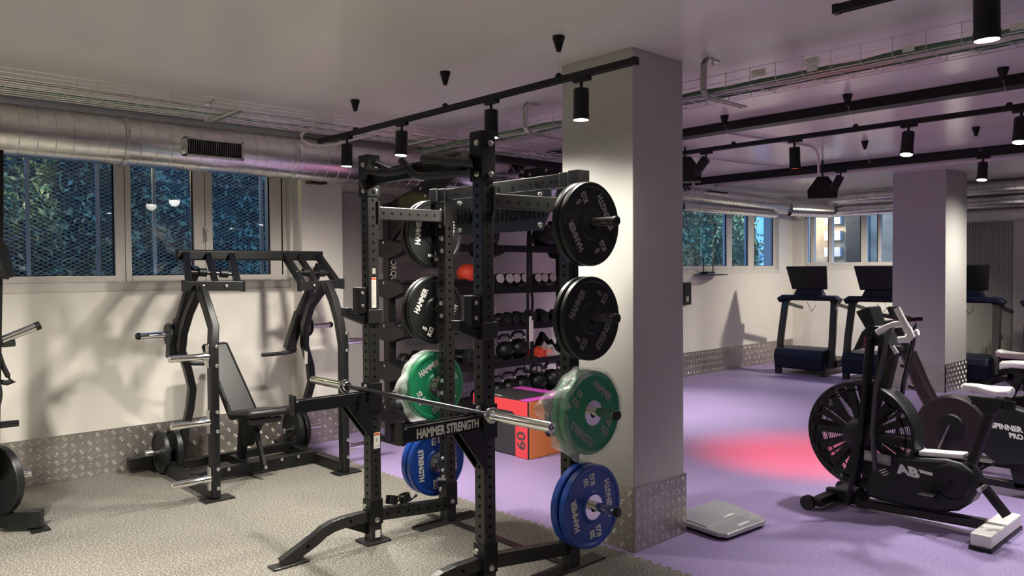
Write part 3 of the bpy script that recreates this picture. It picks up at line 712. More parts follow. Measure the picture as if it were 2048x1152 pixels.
# weight storage horns
HZ = [1.903, 1.398, .893, .385]
for (x, y), s_ in ((PC, 1), (PD, -1)):
    for z in HZ:
        hn = MB().lathe((x-.01, y+s_*S/2, z), (0, s_, 0), [(0, 0), (.042, 0), (.042, .010), (.0245, .012), (.0245, .30), (.020, .306), (0, .306)], 24).build('storage_horn', M_chrome, RK)
        MB().lathe((x-.01, y+s_*(S/2+.296), z), (0, s_, 0), [(.0, 0), (.0255, .0), (.0255, .018), (.018, .024), (0, .024)], 20).build('horn_cap', M_rubber, hn)
        for dz in (-.04, .04):
            bolt((x-S/2, y-.0, z+dz), (-1, 0, 0), .012, .014).build('bolt', M_steel, RK)
for z in (1.905, 1.44, 1.24, 2.16):
    bolt((PD[0]-.0, PD[1]-S/2, z), (0, -1, 0)).build('bolt', M_steel, RK)
for z in (.12, .30): bolt((PC[0]-S/2, PC[1], z), (-1, 0, 0)).build('bolt', M_steel, RK)
# band pegs low on the post
pg = MB().cyl((PC[0]-.04, PC[1]-.02, .285), (PC[0]-.10, PC[1]-.02, .30), .012, 12); pg.build('band_peg', M_steel, RK)

# ================================================================== bumper plates on the horns
def bumper(c, n, theta, m, kg, r, w_, label, lm, cat='weight plate', group='bumper plates on the rack', text=True, opening=.026):
    """n: outward normal of the lettered face; the viewer of that face sees right = up x n"""
    c = Vector(c); n = Vector(n); t = thing('bumper_plate', label, cat, c, group)
    pr = [(opening, 0), (.070, 0), (.078, .001), (.088, .010), (r-.030, .010), (r-.022, .003), (r-.006, .002), (r, .009), (r, w_-.009), (r-.006, w_-.002), (r-.022, w_-.003), (r-.030, w_-.010), (.088, w_-.010), (.078, w_-.001), (.070, w_), (opening, w_)]
    MB().lathe(c-n*w_, n, pr+[pr[0]], 72).build('rubber_disc', m, t, smooth=30)
    hr = .067 if kg != '5' else .034
    MB().lathe(c-n*(w_+.001), n, [(opening, 0), (hr, 0), (hr, w_+.0025), (opening, w_+.0025), (opening, 0)], 40).build('steel_hub', M_steel if kg != '5' else M_rubber, t)
    if text:
        up = V(0, 0, 1); rt = up.cross(n); a = math.radians(theta)
        R_ = rt*math.cos(a)+up*math.sin(a); U_ = -rt*math.sin(a)+up*math.cos(a)
        rm = (r+.088)/2-.010; o_ = c-n*.0092
        tx = join(text_mb('HAMMER', .054, o_+U_*rm*.93, R_, U_, .003, .80, .002), text_mb('STRENGTH', .054, o_-U_*rm*.93, R_, U_, .003, .78, .002))
        for s_ in (1, -1): tx = join(tx, text_mb(kg, .048, o_+R_*s_*rm+U_*.026, R_, U_, .003, .95, .002), text_mb('KG', .048, o_+R_*s_*rm-U_*.026, R_, U_, .003, .95, .002))
        tx.build('lettering', lm, t, smooth=0)
    return t
sets = [(HZ[0], '5', M_rubber, .040, 'black', 120, 84, M_letter), (HZ[1], '5', M_rubber, .040, 'black', 54, 62, M_letterk), (HZ[2], '10', M_green, .046, 'green', -38, 27, M_letter), (HZ[3], '20', M_blue, .052, 'blue', 100, -88, M_letterw)]
RRY = 2.748
for i, (z, kg, m, w_, cn, th, tl, lm) in enumerate(sets):
    row = ('top', 'second', 'third', 'lowest')[i]
    cz = z-.008
    bumper((3.125, RRY, cz), (0, -1, 0), th, m, kg, .225, w_, 'outer %s bumper plate on the %s horn beside the near pillar' % (cn, row), lm)
    bumper((3.125, RRY+w_+.010, cz), (0, -1, 0), th+50, m, kg, .225, w_, 'inner %s bumper plate on the %s horn beside the near pillar' % (cn, row), lm, text=False)
    yl = 4.118
    bumper((3.125, yl, cz), (0, -1, 0), tl, m, kg, .225, w_, '%s bumper plate on the %s left horn, the one facing the camera' % (cn, row), M_letterw)
    bumper((3.125, yl+w_+.010, cz), (0, -1, 0), tl, m, kg, .225, w_, '%s bumper plate on the %s left horn, the one behind, towards the window' % (cn, row), M_letterw, text=False)

# crumpled plastic bags left on the green plates
def bag(c, r, y0, y1, lobes, seed, label):
    """a loose film ring round the plates; lobes: (angle in degrees, spread, reach, height drop)"""
    c = Vector(c); rows = []; n = 120
    prof = [(0, .90, 0), (0, 1.0, .15), (.08, 1.02, .35), (.35, 1.03, .8), (.6, 1.03, 1), (.85, 1.02, .9), (1, .99, .5), (1.1, .9, .2)]
    for k, (ty, f, lw) in enumerate(prof):
        yy = y0+(y1-y0)*ty; ring = []
        for i in range(n+1):
            a = 360*(i % n)/n; ar = math.radians(a); ext = 0
            for la, sp, rch in lobes:
                d = abs((a-la+180) % 360-180); ext += rch*max(0, 1-d/sp)**1.5
            cr = noise.noise(Vector((math.cos(ar)*4+seed, math.sin(ar)*4, k*.35)))
            rr_ = r*(f+.016*cr)+ext*lw*(1+.25*cr)
            ring.append(V(c.x+math.cos(ar)*rr_, yy+.012*cr*(k > 1)+ext*.15*math.sin(a*.3+k), c.z+math.sin(ar)*rr_))
        rows.append(ring)
    return tag(MB().grid(rows).build('plastic_bag', M_film, smooth=180), label, 'bag')
bag((3.125, 0, HZ[2]-.008), .228, RRY-.008, RRY+.115, [(168, 34, .13), (215, 30, .05), (262, 40, .045), (60, 30, .02), (100, 20, .015)], 5, 'crumpled clear plastic bag around the green plates beside the pillar, pulled out to a point')
bag((3.125, 0, HZ[2]-.008), .228, 4.15, 4.245, [(182, 26, .05), (235, 30, .04), (350, 40, .04)], 9, 'crumpled clear plastic bag around the green plates on the window side')

# ================================================================== barbell
BZ = .944; BX = 2.483
c = (BX, 3.525, BZ); BB = thing('barbell', 'chrome ended barbell resting empty across the safety arms', 'barbell', c)
MB().cyl((BX, 2.85, BZ), (BX, 4.20, BZ), .0142, 20).build('shaft', M_shaft, BB)
for s_ in (1, -1):
    ys = 3.525+s_*.655
    MB().lathe((BX, ys, BZ), (0, s_, 0), [(0, 0), (.026, 0), (.028, .004), (.028, .020), (.040, .022), (.041, .026), (.041, .034), (.034, .038), (.0255, .040), (.025, .052), (.025, .430), (.0235, .440), (.0205, .440), (.0205, .434), (0, .434)], 32).build('sleeve', M_chrome, BB)
    MB().lathe((BX, ys+s_*.434, BZ), (0, s_, 0), [(.008, 0), (.012, 0), (.012, .002), (.008, .002)], 20).build('end_ring', M_shaft, BB)
# two black barbell collars standing on the side rail
def collar(p, ang, label):
    p = Vector(p); t = thing('barbell_collar', label, 'collar', p, 'barbell collars on the side rail')
    ax = V(math.cos(ang)*.25, math.sin(ang)*.25, 1).normalized()
    m_ = MB().lathe(p, ax, [(.027, 0), (.038, 0), (.038, .05), (.034, .05), (.034, .038), (.030, .038), (.030, .05), (.027, .05), (.027, 0)], 28); m_.build('ring', M_black, t)
    k = MB().rect([p+V(.036, -.01, .008), p+V(.058, -.03, .03), p+V(.05, -.045, .045)], .016, .010); k.build('lever', M_black, t, smooth=0)
collar((2.70, 4.045, .203), .4, 'black barbell collar on the rack base rail, nearer the front post'); collar((2.805, 4.04, .196), 2.4, 'black barbell collar on the rack base rail, nearer the rear post')
# ================================================================== plate loaded press by the window
PM = thing('press_machine', 'black plate loaded press machine with seat, standing under the near window', 'gym machine', (2.75, 6.2, 0))
PBk = dict(m=M_black)
def part(mb, name, m=M_black, parent=PM, smooth=0, bevel=.004, label=None): return mb.build(name, m, parent, label, smooth=smooth, bevel=bevel)
XL, XR = 2.215, 3.285
# floor frame
for x in (XL, XR):
    part(MB().rect([(x, 5.58, .055), (x, 6.80, .055)], .075, .075), 'base_rail')
    part(MB().bb((x-.10, 5.52, 0), (x+.12, 5.66, .012)), 'foot_plate'); part(MB().bb((x-.07, 6.70, 0), (x+.07, 6.82, .012)), 'foot_plate')
part(MB().rect([(XL, 6.08, .065), (XR, 6.08, .065)], .08, .08), 'cross_rail'); part(MB().rect([(XL, 6.52, .075), (XR+.1, 6.52, .075)], .07, .07), 'cross_rail')
part(MB().rect([(2.72, 6.08, .065), (2.72, 6.55, .065)], .07, .07), 'centre_rail')
part(MB().bb((1.98, 6.77, .03), (2.25, 6.85, .13)), 'rear_stub')
# front legs, curved
for x, pts in ((XL, [(432, 1000), (434, 900), (434, 800), (432, 700), (427, 655), (415, 615), (403, 580)]), (XR, [(687, 944), (685, 860), (684, 780), (683, 690), (678, 640), (667, 600), (655, 572)])):
    q = []
    for i, (px, py) in enumerate(pts):
        y = 5.60+(0, 0, 0, .0, .04, .13, .28)[i]; p = P(px, py, Y=y); q.append(V(x if i < 4 else p.x, y, max(p.z, .02)))
    part(MB().rect(q, .060, .085, up=(0, -1, 0), r=.01), 'front_leg', smooth=40, bevel=0)
# rear legs, S shaped
def leg3(pp, w_=.058, h_=.075, nm='rear_leg'):
    q = [P(px, py, Y=y) for px, py, y in pp]; part(MB().rect(q, w_, h_, up=(0, -1, 0), r=.01), nm, smooth=40, bevel=0)
leg3([(400, 575, 5.95), (378, 625, 6.12), (366, 665, 6.25), (362, 700, 6.35), (374, 735, 6.42), (384, 775, 6.5), (380, 815, 6.55), (370, 860, 6.56), (364, 912, 6.55)])
leg3([(650, 572, 5.95), (622, 610, 6.12), (610, 650, 6.25), (609, 690, 6.35), (620, 730, 6.42), (623, 765, 6.48), (612, 805, 6.52), (600, 850, 6.54), (592, 888, 6.55)])
# top bar and the two tilted guide frames
def PB_(px, py, y): return P(px, py, Y=y)
ZTOP = 1.835
part(MB().rect([(2.26, 6.42, ZTOP-.04), (3.555, 6.42, ZTOP-.04)], .06, .085, r=.008), 'top_bar')
for a, b2, c, d, mid in ((((372, 510), (463, 512)), ((378, 572), (476, 572)), 0, 0, (416, 510, 432, 570)), (((570, 512), (636, 512)), ((608, 572), (676, 568)), 0, 0, (598, 512, 632, 565))):
    m_ = MB(); t0 = PB_(*a[0], 6.40); t1 = PB_(*a[1], 6.40); u0 = PB_(*b2[0], 6.02); u1 = PB_(*b2[1], 6.02)
    part(MB().rect([t0, u0], .05, .06), 'guide_rail'); part(MB().rect([t1, u1], .05, .06), 'guide_rail')
    ex = (u1-u0).normalized()*.04
    part(MB().rect([u0-ex, u1+ex], .055, .075), 'frame_bar')
    for q in (u0-ex, u1+ex): part(MB().box(q, (.012, .075, .09)), 'end_cap', M_rubber)
    part(MB().rect([PB_(mid[0], mid[1], 6.40), PB_(mid[2], mid[3], 6.05)], .045, .045), 'guide_strut')
    h0 = t0.lerp(u0, .55); h1 = t1.lerp(u1, .62)
    part(MB().tube([h0, h1], .016), 'pivot_axle', M_shaft, smooth=40, bevel=0)
    for k in (.3, .75): part(MB().lathe(h0.lerp(h1, k), h1-h0, [(0, -.03), (.034, -.03), (.034, .03), (0, .03)], 16), 'pivot_bearing', smooth=40, bevel=0)
    for q in (h0, h1, u0.lerp(u1, .25), u0.lerp(u1, .72)): bolt(q+V(0, -.035, 0), (0, -1, 0), .010, .008).build('bolt', M_steel, PM)
# lever arms, handles, loading horns
for pts, hd, horn, disc, sx in ((((392, 535), (378, 580), (360, 640), (350, 700)), ((352, 690), (350, 706), (362, 720), (385, 727), (408, 727)), ((331, 669), (292, 668)), (338, 669), -1),
                                (((640, 530), (622, 575), (600, 625), (580, 690)), ((588, 686), (591, 697), (583, 704), (560, 707), (524, 710)), ((628, 650), (640, 647)), (615, 652), 1)):
    ys = (6.22, 6.30, 6.38, 6.45)
    q = [PB_(*pts[i], ys[i]) for i in range(4)]
    part(MB().rect(q, .060, .075, up=(0, -1, 0), r=.008), 'lever_arm', smooth=40, bevel=0)
    part(MB().rect([q[2].lerp(q[3], .0), q[3]+(q[3]-q[2])*.12], .085, .095, up=(0, -1, 0), r=.01), 'lever_sleeve', smooth=40)
    part(MB().tube([PB_(*p, 6.44) for p in hd], .017, 14), 'handle', M_rubber, smooth=40, bevel=0)
    dc = PB_(*disc, 6.45)
    part(MB().lathe(dc, (sx, 0, 0), [(0, -.012), (.088, -.012), (.098, 0), (.088, .016), (0, .016)], 32), 'horn_flange', M_rubber, smooth=40, bevel=0)
    hb = Vector((dc.x+sx*.016, dc.y, dc.z))
    hn = part(MB().lathe(hb, (sx, 0, 0), [(0, 0), (.026, 0), (.026, .21), (0, .21)], 22), 'loading_horn', M_chrome, smooth=40, bevel=0)
    part(MB().lathe(hb, (sx, 0, 0), [(0, .205), (.028, .205), (.028, .225), (.02, .235), (0, .235)], 22), 'horn_cap', M_rubber, hn, smooth=40, bevel=0)
    e = q[3]
    part(MB().prism([e+V(0, -.03, .03), e+V(0, .06, .06), e+V(0, .08, -.06), e+V(0, -.02, -.07)], (.05*sx, 0, 0)), 'counter_block')
# storage horns on the front legs
for x, sx, rows in ((XL, -1, (712, 843, 957)), (XR, 1, (683, 895))):
    for py in rows:
        p = P(424 if sx < 0 else 692, py, Y=5.60)
        b0 = V(x+sx*.032, 5.60, p.z)
        hb = part(MB().bb((b0.x, 5.575, b0.z-.085), (b0.x+sx*.012, 5.625, b0.z+.085)), 'horn_plate', M_steel)
        part(MB().lathe(b0, (sx, 0, 0), [(0, 0), (.030, 0), (.030, .04), (.0245, .045), (.0245, .27), (.02, .277), (0, .277)], 22), 'storage_horn', M_chrome, smooth=40, bevel=0)
        for dz in (-.07, .07): bolt((x+.01, 5.60-.043, b0.z+dz), (0, -1, 0), .011, .010).build('bolt', M_steel, PM)
# seat and back pad
def pad(quad, th, nm, parent=PM):
    a, b2, c, d = [Vector(q) for q in quad]; n = (b2-a).cross(d-a).normalized()
    ob = MB().prism([a, b2, c, d], n*th).build(nm, M_vinyl, parent, smooth=60)
    md = ob.modifiers.new('bevel', 'BEVEL'); md.width = .03; md.segments = 4; md.limit_method = 'ANGLE'
    return ob
bt0 = P(404, 686, Y=6.52); bt1 = P(456, 681, Y=6.52); bb1 = P(522, 828, Y=6.20); bb0 = P(462, 838, Y=6.20)
pad([bt0, bb0, bb1, bt1], -.065, 'back_pad')
s0 = P(456, 842, Y=6.22); s1 = P(512, 826, Y=6.20); s2 = P(583, 815, Y=5.78); s3 = P(516, 833, Y=5.80)
s0.z = s1.z = .52; s2.z = s3.z = .57
s0.x, s3.x = 2.56, 2.56; s1.x, s2.x = 2.90, 2.90
pad([s0, s3, s2, s1], -.06, 'seat_pad')
part(MB().rect([(2.60, 5.86, .47), (2.86, 5.86, .47)], .05, .04), 'seat_bar', M_char)
part(MB().rect([(2.73, 6.32, .10), (2.73, 6.27, .40), (2.73, 6.20, .455), (2.73, 5.84, .50)], .06, .07, up=(1, 0, 0), r=.01), 'seat_frame', smooth=40, bevel=0)
part(MB().prism([(2.70, 6.05, .47), (2.70, 5.85, .50), (2.70, 5.98, .40), (2.70, 6.15, .22), (2.70, 6.25, .22), (2.70, 6.25, .44)], (.06, 0, 0)), 'seat_gusset')
part(MB().rect([(2.72, 6.02, .38), (2.72, 5.86, .09)], .05, .03, up=(1, 0, 0)), 'adjusting_strut', M_black)
h = MB()
for i in range(6): h.cyl((2.72, 5.99-.022*i, .345-.04*i), (2.72, 5.975-.022*i, .34-.04*i), .008, 8)
h.build('strut_holes', M_steel, PM)
part(MB().rect([(2.73, 6.30, .40), (2.72, 6.62, 1.03)], .07, .04, up=(1, 0, 0)), 'back_support')
for q in ((2.72, 5.84, .10), (2.50, 6.03, .09), (2.95, 6.03, .09), (3.1, 6.03, .09)): bolt(q, (0, -1, 0), .011, .01).build('bolt', M_steel, PM)
# gusset that hangs from the right base, sticker
part(MB().bb((P(606, 705, Y=6.36).x, 6.33, P(606, 728, Y=6.36).z), (P(612, 690, Y=6.36).x, 6.335, P(612, 690, Y=6.36).z)), 'sticker', M_gink)
# iron plates hung low on both sides
def disc(c, ax, r, w_, label, grp=None, m=M_rubber, hub=.05, parts=True):
    c = Vector(c); t = thing('weight_plate', label, 'weight plate', c, grp)
    MB().lathe(c, ax, [(.026, 0), (hub, 0), (hub+.005, .008), (r*.80, .008), (r*.84, 0), (r-.004, 0), (r, .006), (r, w_-.006), (r-.004, w_), (r*.84, w_), (r*.80, w_-.008), (hub+.005, w_-.008), (hub, w_), (.026, w_), (.026, 0)], 48).build('disc', m, t, smooth=30)
    MB().lathe(c, ax, [(.0, w_*.3), (.024, w_*.3), (.024, w_+.03), (0, w_+.03)], 16).build('bore', M_steel, t)
    return t
c = P(332, 905, Y=6.62); zz = max(.185, c.z)
part(MB().cyl((c.x-.16, 6.62, zz), (2.25, 6.62, zz), .024, 18), 'low_horn', M_chrome, smooth=40, bevel=0)
disc((c.x-.02, 6.62, zz-.0), (-1, 0, 0), .178, .04, 'black weight plate on the low left horn of the press, outer one', 'black plates on the press machine')
disc((c.x+.085, 6.62, zz+.004), (-1, 0, 0), .178, .045, 'black weight plate on the low left horn of the press, inner one', 'black plates on the press machine')
c = P(612, 862, Y=6.60); zz = max(.2, c.z)
part(MB().cyl((XR-.03, 6.60, zz), (XR+.33, 6.60, zz), .024, 18), 'low_horn', M_chrome, smooth=40, bevel=0)
disc((XR+.10, 6.60, zz), (1, 0, 0), .19, .04, 'black weight plate on the low right horn of the press, beside the pilaster', 'black plates on the press machine')
disc((XR+.04, 6.60, zz), (1, 0, 0), .19, .04, 'black weight plate on the low right horn of the press, behind the outer one', 'black plates on the press machine')

# ================================================================== machine cut by the left edge
LM = thing('lever_machine', 'black lever machine cut off by the left edge of the picture', 'gym machine', (.8, 5.9, 0))
def lp(px, py, y=5.9): return P(px, py, Y=y)
def lpart(mb, name, m=M_black, smooth=0, bevel=.004): return mb.build(name, m, LM, smooth=smooth, bevel=bevel)
lpart(MB().rect([lp(-150, 1010), lp(-60, 1045), V(.93, 5.90, .09), V(.99, 5.83, .075), V(1.09, 5.76, .075), V(1.145, 5.73, .075)], .075, .11), 'base_rail')
lpart(MB().bb((1.07, 5.66, 0), (1.18, 5.80, .014)), 'foot_plate')
lpart(MB().rect([lp(-20, 1040), lp(-14, 700), lp(-10, 460), lp(-10, 300)], .08, .09, up=(0, -1, 0)), 'upright')
lpart(MB().tube([lp(-30, 690), lp(3, 681)], .034, 18), 'horn_root', M_rubber, 40, 0)
lpart(MB().tube([lp(2, 681), lp(72, 653)], .026, 20), 'loading_horn', M_chrome, 40, 0); lpart(MB().tube([lp(70, 654), lp(80, 650)], .028, 20), 'horn_cap', M_rubber, 40, 0)
lpart(MB().tube([lp(-20, 690), lp(30, 686)], .022, 16), 'stub_peg', M_shaft, 40, 0)
lpart(MB().tube([lp(-5, 700), lp(5, 730), lp(16, 752), lp(24, 762), lp(14, 766), lp(-12, 762)], .016, 14), 'handle', M_rubber, 40, 0)
lpart(MB().tube([lp(-20, 852), lp(37, 846)], .022, 16), 'stub_peg', M_shaft, 40, 0)
lpart(MB().tube([lp(-10, 962), lp(62, 948)], .024, 18), 'storage_horn', M_steel, 40, 0)
lpart(MB().rect([lp(-8, 480, 5.7), lp(4, 500, 5.7), lp(18, 555, 5.7)], .06, .07, up=(0, -1, 0)), 'lever_arm'); lpart(MB().tube([lp(-20, 548, 5.7), lp(18, 552, 5.7)], .022), 'lever_grip', M_rubber, 40, 0)
c = lp(4, 958); disc((c.x-.0, 5.90, max(c.z, .235)), (-.9, -.4, 0), .225, .05, 'black weight plate on the machine at the left edge of the picture')

for y in (5.55, 6.25):  # unseen machine parts from here on, added to shade the floor
    lpart(MB().rect([(.15, y, .06), (.82, y, .06)], .08, .08), 'side_rail')
lpart(MB().rect([(.30, 5.55, .06), (.30, 6.3, .06)], .08, .08), 'unseen_rail')
lpart(MB().rect([(.32, 5.9, .08), (.30, 5.9, 1.2), (.55, 5.9, 1.95), (.92, 5.9, 2.02)], .10, .12, up=(0, -1, 0)), 'unseen_mast')
lpart(MB().bb((.36, 5.70, .48), (.80, 6.1, .57)), 'seat_pad', M_vinyl, 0, .03); lpart(MB().bb((.34, 5.72, .62), (.44, 6.08, 1.30)), 'back_pad', M_vinyl, 0, .03)
lpart(MB().rect([(.58, 5.9, .08), (.58, 5.9, .48)], .08, .08, up=(1, 0, 0)), 'seat_post')
disc((.66, 5.42, .95), (0, -1, 0), .225, .05, 'added black weight plate high on the left edge machine, outside the picture'); disc((.66, 6.40, .95), (0, 1, 0), .225, .05, 'added black weight plate on the far side of the left edge machine, outside the picture')
lpart(MB().tube([(.66, 5.36, .95), (.66, 6.46, .95)], .024), 'unseen_axle', M_chrome, 40, 0); lpart(MB().rect([(.66, 5.6, .95), (.60, 5.75, 1.4), (.55, 5.85, 1.9)], .06, .06, up=(1, 0, 0)), 'unseen_arm'); lpart(MB().rect([(.66, 6.2, .95), (.60, 6.05, 1.4), (.55, 5.95, 1.9)], .06, .06, up=(1, 0, 0)), 'unseen_arm')
# ================================================================== storage rig behind the rack
RG = thing('storage_rig', 'tall black storage rig with five shelves against the wall, behind the power rack', 'storage rig', (5.4, 6.3, 0))
YP = 6.30; RX = (4.21, 5.40, 6.60)
def rp(mb, name, m=M_kshelf, smooth=0, bevel=.004, parent=RG): return mb.build(name, m, parent, smooth=smooth, bevel=bevel)
for x in RX:
    p = rp(MB().bb((x-.042, YP-.045, 0), (x+.042, YP+.045, 2.30)), 'post')
    rp(MB().bb((x-.06, YP-.22, 0), (x+.06, YP+.3, .012)), 'foot_plate')
    # cantilever gusset and arm reaching out over the floor
    g = [(YP+.045, 2.02), (YP+.045, 2.28), (YP-.60, 2.46), (YP-.66, 2.52), (YP-.66, 2.66), (YP-1.25, 2.66), (YP-1.25, 2.60), (YP-.72, 2.30), (YP-.30, 2.10), (YP-.045, 1.92), (YP+.045, 1.86)]
    rp(MB().prism([(x-.02, a, b2) for a, b2 in g], (.04, 0, 0)), 'cantilever_arm')
    for a, b2 in ((YP-.02, 1.98), (YP-.55, 2.40), (YP-.62, 2.33), (YP-.75, 2.48), (YP-.75, 2.60), (YP-.98, 2.62)): bolt((x-.02, a, b2), (-1, 0, 0), .012, .008).build('bolt', M_steel, RG)
text_mb('TORQUE', .085, (4.225, YP-.0465, 1.66), (0, 0, -1), (1, 0, 0), .002, .9, .001).build('post_lettering', M_letter, RG, smooth=0)
text_mb('TORQUE', .085, (6.62, YP-.0465, 1.66), (0, 0, -1), (1, 0, 0), .002, .9, .001).build('post_lettering', M_letter, RG, smooth=0)
rp(MB().bb((4.2, YP-1.24, 2.60), (6.62, YP-1.17, 2.66)), 'top_beam')
SH = [1.885, 1.50, 1.085, .70, .30]
YS0, YS1 = 6.03, 6.42
for i, z in enumerate(SH):
    if i == 0:
        rp(MB().bb((4.2, YS0, z-.03), (6.6, YS0+.05, z+.03)), 'shelf_rail'); rp(MB().bb((4.2, YS0+.20, z-.035), (6.6, YS0+.25, z+.025)), 'shelf_rail')
    elif i == 1:
        R = Matrix.Rotation(-.28, 3, 'X'); rp(MB().box((5.4, (YS0+YS1)/2, z), (2.42, YS1-YS0, .03), R).box((5.4, YS0+.01, z-.055), (2.42, .02, .075)), 'shelf')
    else: rp(MB().bb((4.2, YS0, z-.02), (6.62, YS1, z)).bb((4.2, YS0, z-.07), (6.62, YS0+.02, z+.012)), 'shelf')
    for x in RX:
        q = [(YP+.17, z+.02), (YP+.13, z+.075), (YP-.05, z+.075), (YS0-.01, z+.02), (YS0-.02, z-.055), (YP-.05, z-.12), (YP+.13, z-.09), (YP+.17, z-.04)]
        rp(MB().prism([(x-.052, a, b2) for a, b2 in q], (.104, 0, 0)), 'shelf_bracket', bevel=.008)
        bolt((x-.052, YP+.02, z+.04), (-1, 0, 0), .010, .006).build('bolt', M_steel, RG)
# front return brackets below the rig (wheel storage at its foot)
rp(MB().prism([(4.30, 5.95, .06), (4.30, 6.25, .06), (4.30, 6.25, .40), (4.30, 6.05, .36), (4.30, 5.95, .25)], (.5, 0, 0)), 'lower_bin')
# ---- things on the shelves
def at_px(px, z, y): return P(px, 0, Y=y).x if False else P(px, 600, Y=y).x
def medball(px, r, label):
    c = V(at_px(px, 0, 6.16), 6.16, SH[0]+r-.01); t = thing('slam_ball', label, 'ball', c-V(0, 0, r), 'black balls on the top shelf')
    MB().lathe(c, (0, 0, 1), [(r*math.sin(PI*k/24), -r*math.cos(PI*k/24)) for k in range(25)], 36).build('ball', M_rubber, t, smooth=60)
    text_mb('T', .08, c+V(-.02, -r*.99, .02), (1, 0, 0), (0, 0, 1), .004).build('print', M_letterk, t, smooth=0)
medball(973, .145, 'black slam ball on the top shelf, half hidden by the tall front post'); medball(1089, .145, 'black slam ball on the top shelf, beside the hanging straps')
medball(846, .14, 'black slam ball on the top shelf behind the upper left plates')
c = V(at_px(1113, 0, 6.2), 6.2, SH[0]); t = thing('loudspeaker', 'black box speaker at the right end of the top shelf', 'speaker', c)
MB().bb(c+V(-.02, -.12, .0), c+V(.26, .12, .33)).build('cabinet', M_black, t, smooth=0, bevel=.01); MB().bb(c+V(0, -.125, .02), c+V(.24, -.12, .31)).build('front_grille', M_vinyl, t, smooth=0)
# small vinyl dumbbells with pale ends
def vin_db(px, label, r=.062):
    x = at_px(px, 0, 6.05); c = V(x, 6.08, SH[1]+.055); ax = V(-.15, -1, .22).normalized(); t = thing('vinyl_dumbbell', label, 'dumbbell', c, 'pale ended dumbbells on the second shelf')
    MB().lathe(c-ax*.02, ax, [(0, -.20), (r*.8, -.20), (r, -.17), (r, -.10), (.018, -.09), (.018, .0), (r, .01), (r, .07), (r*.93, .085), (0, .085)], 24).build('body', M_vinyl, t)
    MB().lathe(c-ax*.02, ax, [(0, .083), (r*.80, .083), (r*.80, .089), (0, .089)], 24).build('end_disc', M_whitedisc, t)
for i, px in enumerate((998, 1017, 1031, 1048, 1074, 1087, 1103)): vin_db(px, 'pale ended dumbbell on the second shelf, %s from the tall front post' % ('first', 'second', 'third', 'fourth', 'fifth', 'sixth', 'seventh')[i], .062-.001*i)
def helmet(px, z, y, r, m, label, nm='medicine_ball', cat='ball'):
    c = V(at_px(px, 0, y), y, z+r*.8); return tag(MB().lathe(c, (0, 0, 1), [(r*math.sin(PI*k/16), -r*.8*math.cos(PI*k/16)) for k in range(17)], 28).build(nm, m, smooth=60), label, cat)
helmet(937, SH[1]+.03, 6.10, .12, M_redbag, 'red ball on the second shelf seen between the rack posts')
# hexagonal dumbbells
def hexdb(x, y, z, s, ang, label):
    c = V(x, y, z+s*.87); ax = V(math.sin(ang), math.cos(ang), 0); t = thing('hex_dumbbell', label, 'dumbbell', V(x, y, z), 'black hex dumbbells on the storage rig')
    m_ = MB()
    for k in (-1, 1): m_.lathe(c+ax*k*.095, ax*k, [(0, -.045), (s*.86, -.045), (s, -.03), (s, .03), (s*.8, .05), (0, .05)], 6)
    m_.build('heads', M_rubber, t, smooth=0, bevel=.004); MB().cyl(c-ax*.06, c+ax*.06, .016, 14).build('handle', M_steel, t)
hx = [(800, .045), (820, .05), (838, .055), (1000, .055), (1016, .06), (1032, .062), (1050, .065), (1074, .068), (1096, .072)]
for i, (px, s) in enumerate(hx):
    hexdb(at_px(px, 0, 6.12), 6.14, SH[2], s, -.2, 'black hex dumbbell on the third shelf, %s' % ('first right of the left rig post', 'second right of the left rig post', 'third right of the left rig post', 'first right of the tall front post', 'second right of the tall front post', 'third right of the tall front post', 'behind the hanging straps', 'just right of the hanging straps', 'at the right end')[i])
for i, (px, s) in enumerate(((825, .085), (850, .095), (925, .085), (945, .075))):
    hexdb(at_px(px, 0, 6.12), 6.14, SH[3], s, -.25, 'large hex dumbbell on the fourth shelf, %s' % ('leftmost, above the green plate', 'just left of the green plate top', 'between the rack posts, left one', 'between the rack posts, right one')[i])
# kettlebells
def kettlebell(x, y, z, r, label, ang=0):
    t = thing('kettlebell', label, 'kettlebell', V(x, y, z), 'black kettlebells on the storage rig')
    pr = [(r*math.sin(PI*k/20), r*.93-r*math.cos(PI*k/20)) for k in range(21) if not (k == 0)]
    MB().lathe((x, y, z), (0, 0, 1), [(0, 0), (r*.45, 0)]+[q for q in pr if q[1] > r*.12], 36).build('bell', M_rubber, t, smooth=60)
    w_ = r*.72; hgt = r*1.05; ca, sa = math.cos(ang), math.sin(ang)
    def hp(a, b2): return V(x+a*ca, y+a*sa, z+r*1.70+b2)
    H_ = [hp(-w_*.75, -.02), hp(-w_*.98, hgt*.30), hp(-w_*.92, hgt*.62), hp(-w_*.55, hgt*.84), hp(w_*.55, hgt*.84), hp(w_*.92, hgt*.62), hp(w_*.98, hgt*.30), hp(w_*.75, -.02)]
    MB().tube(H_, r*.155, 12, up=(0, 1, 0)).build('handle', M_shaft, t)
    MB().lathe(H_[6], H_[6]-H_[7], [(0, -.01), (r*.19, -.01), (r*.19, .012), (0, .012)], 12).lathe(H_[1], H_[1]-H_[0], [(0, -.01), (r*.19, -.01), (r*.19, .012), (0, .012)], 12).build('handle_rings', M_steel, t)
    MB().lathe((x+r*.55, y-r*.82, z+r*.85), (.55, -.82, 0), [(0, -.004), (.014, -.004), (.014, .002), (0, .002)], 12).build('badge', M_steel, t)
def kx(px, y): return at_px(px, 0, y)
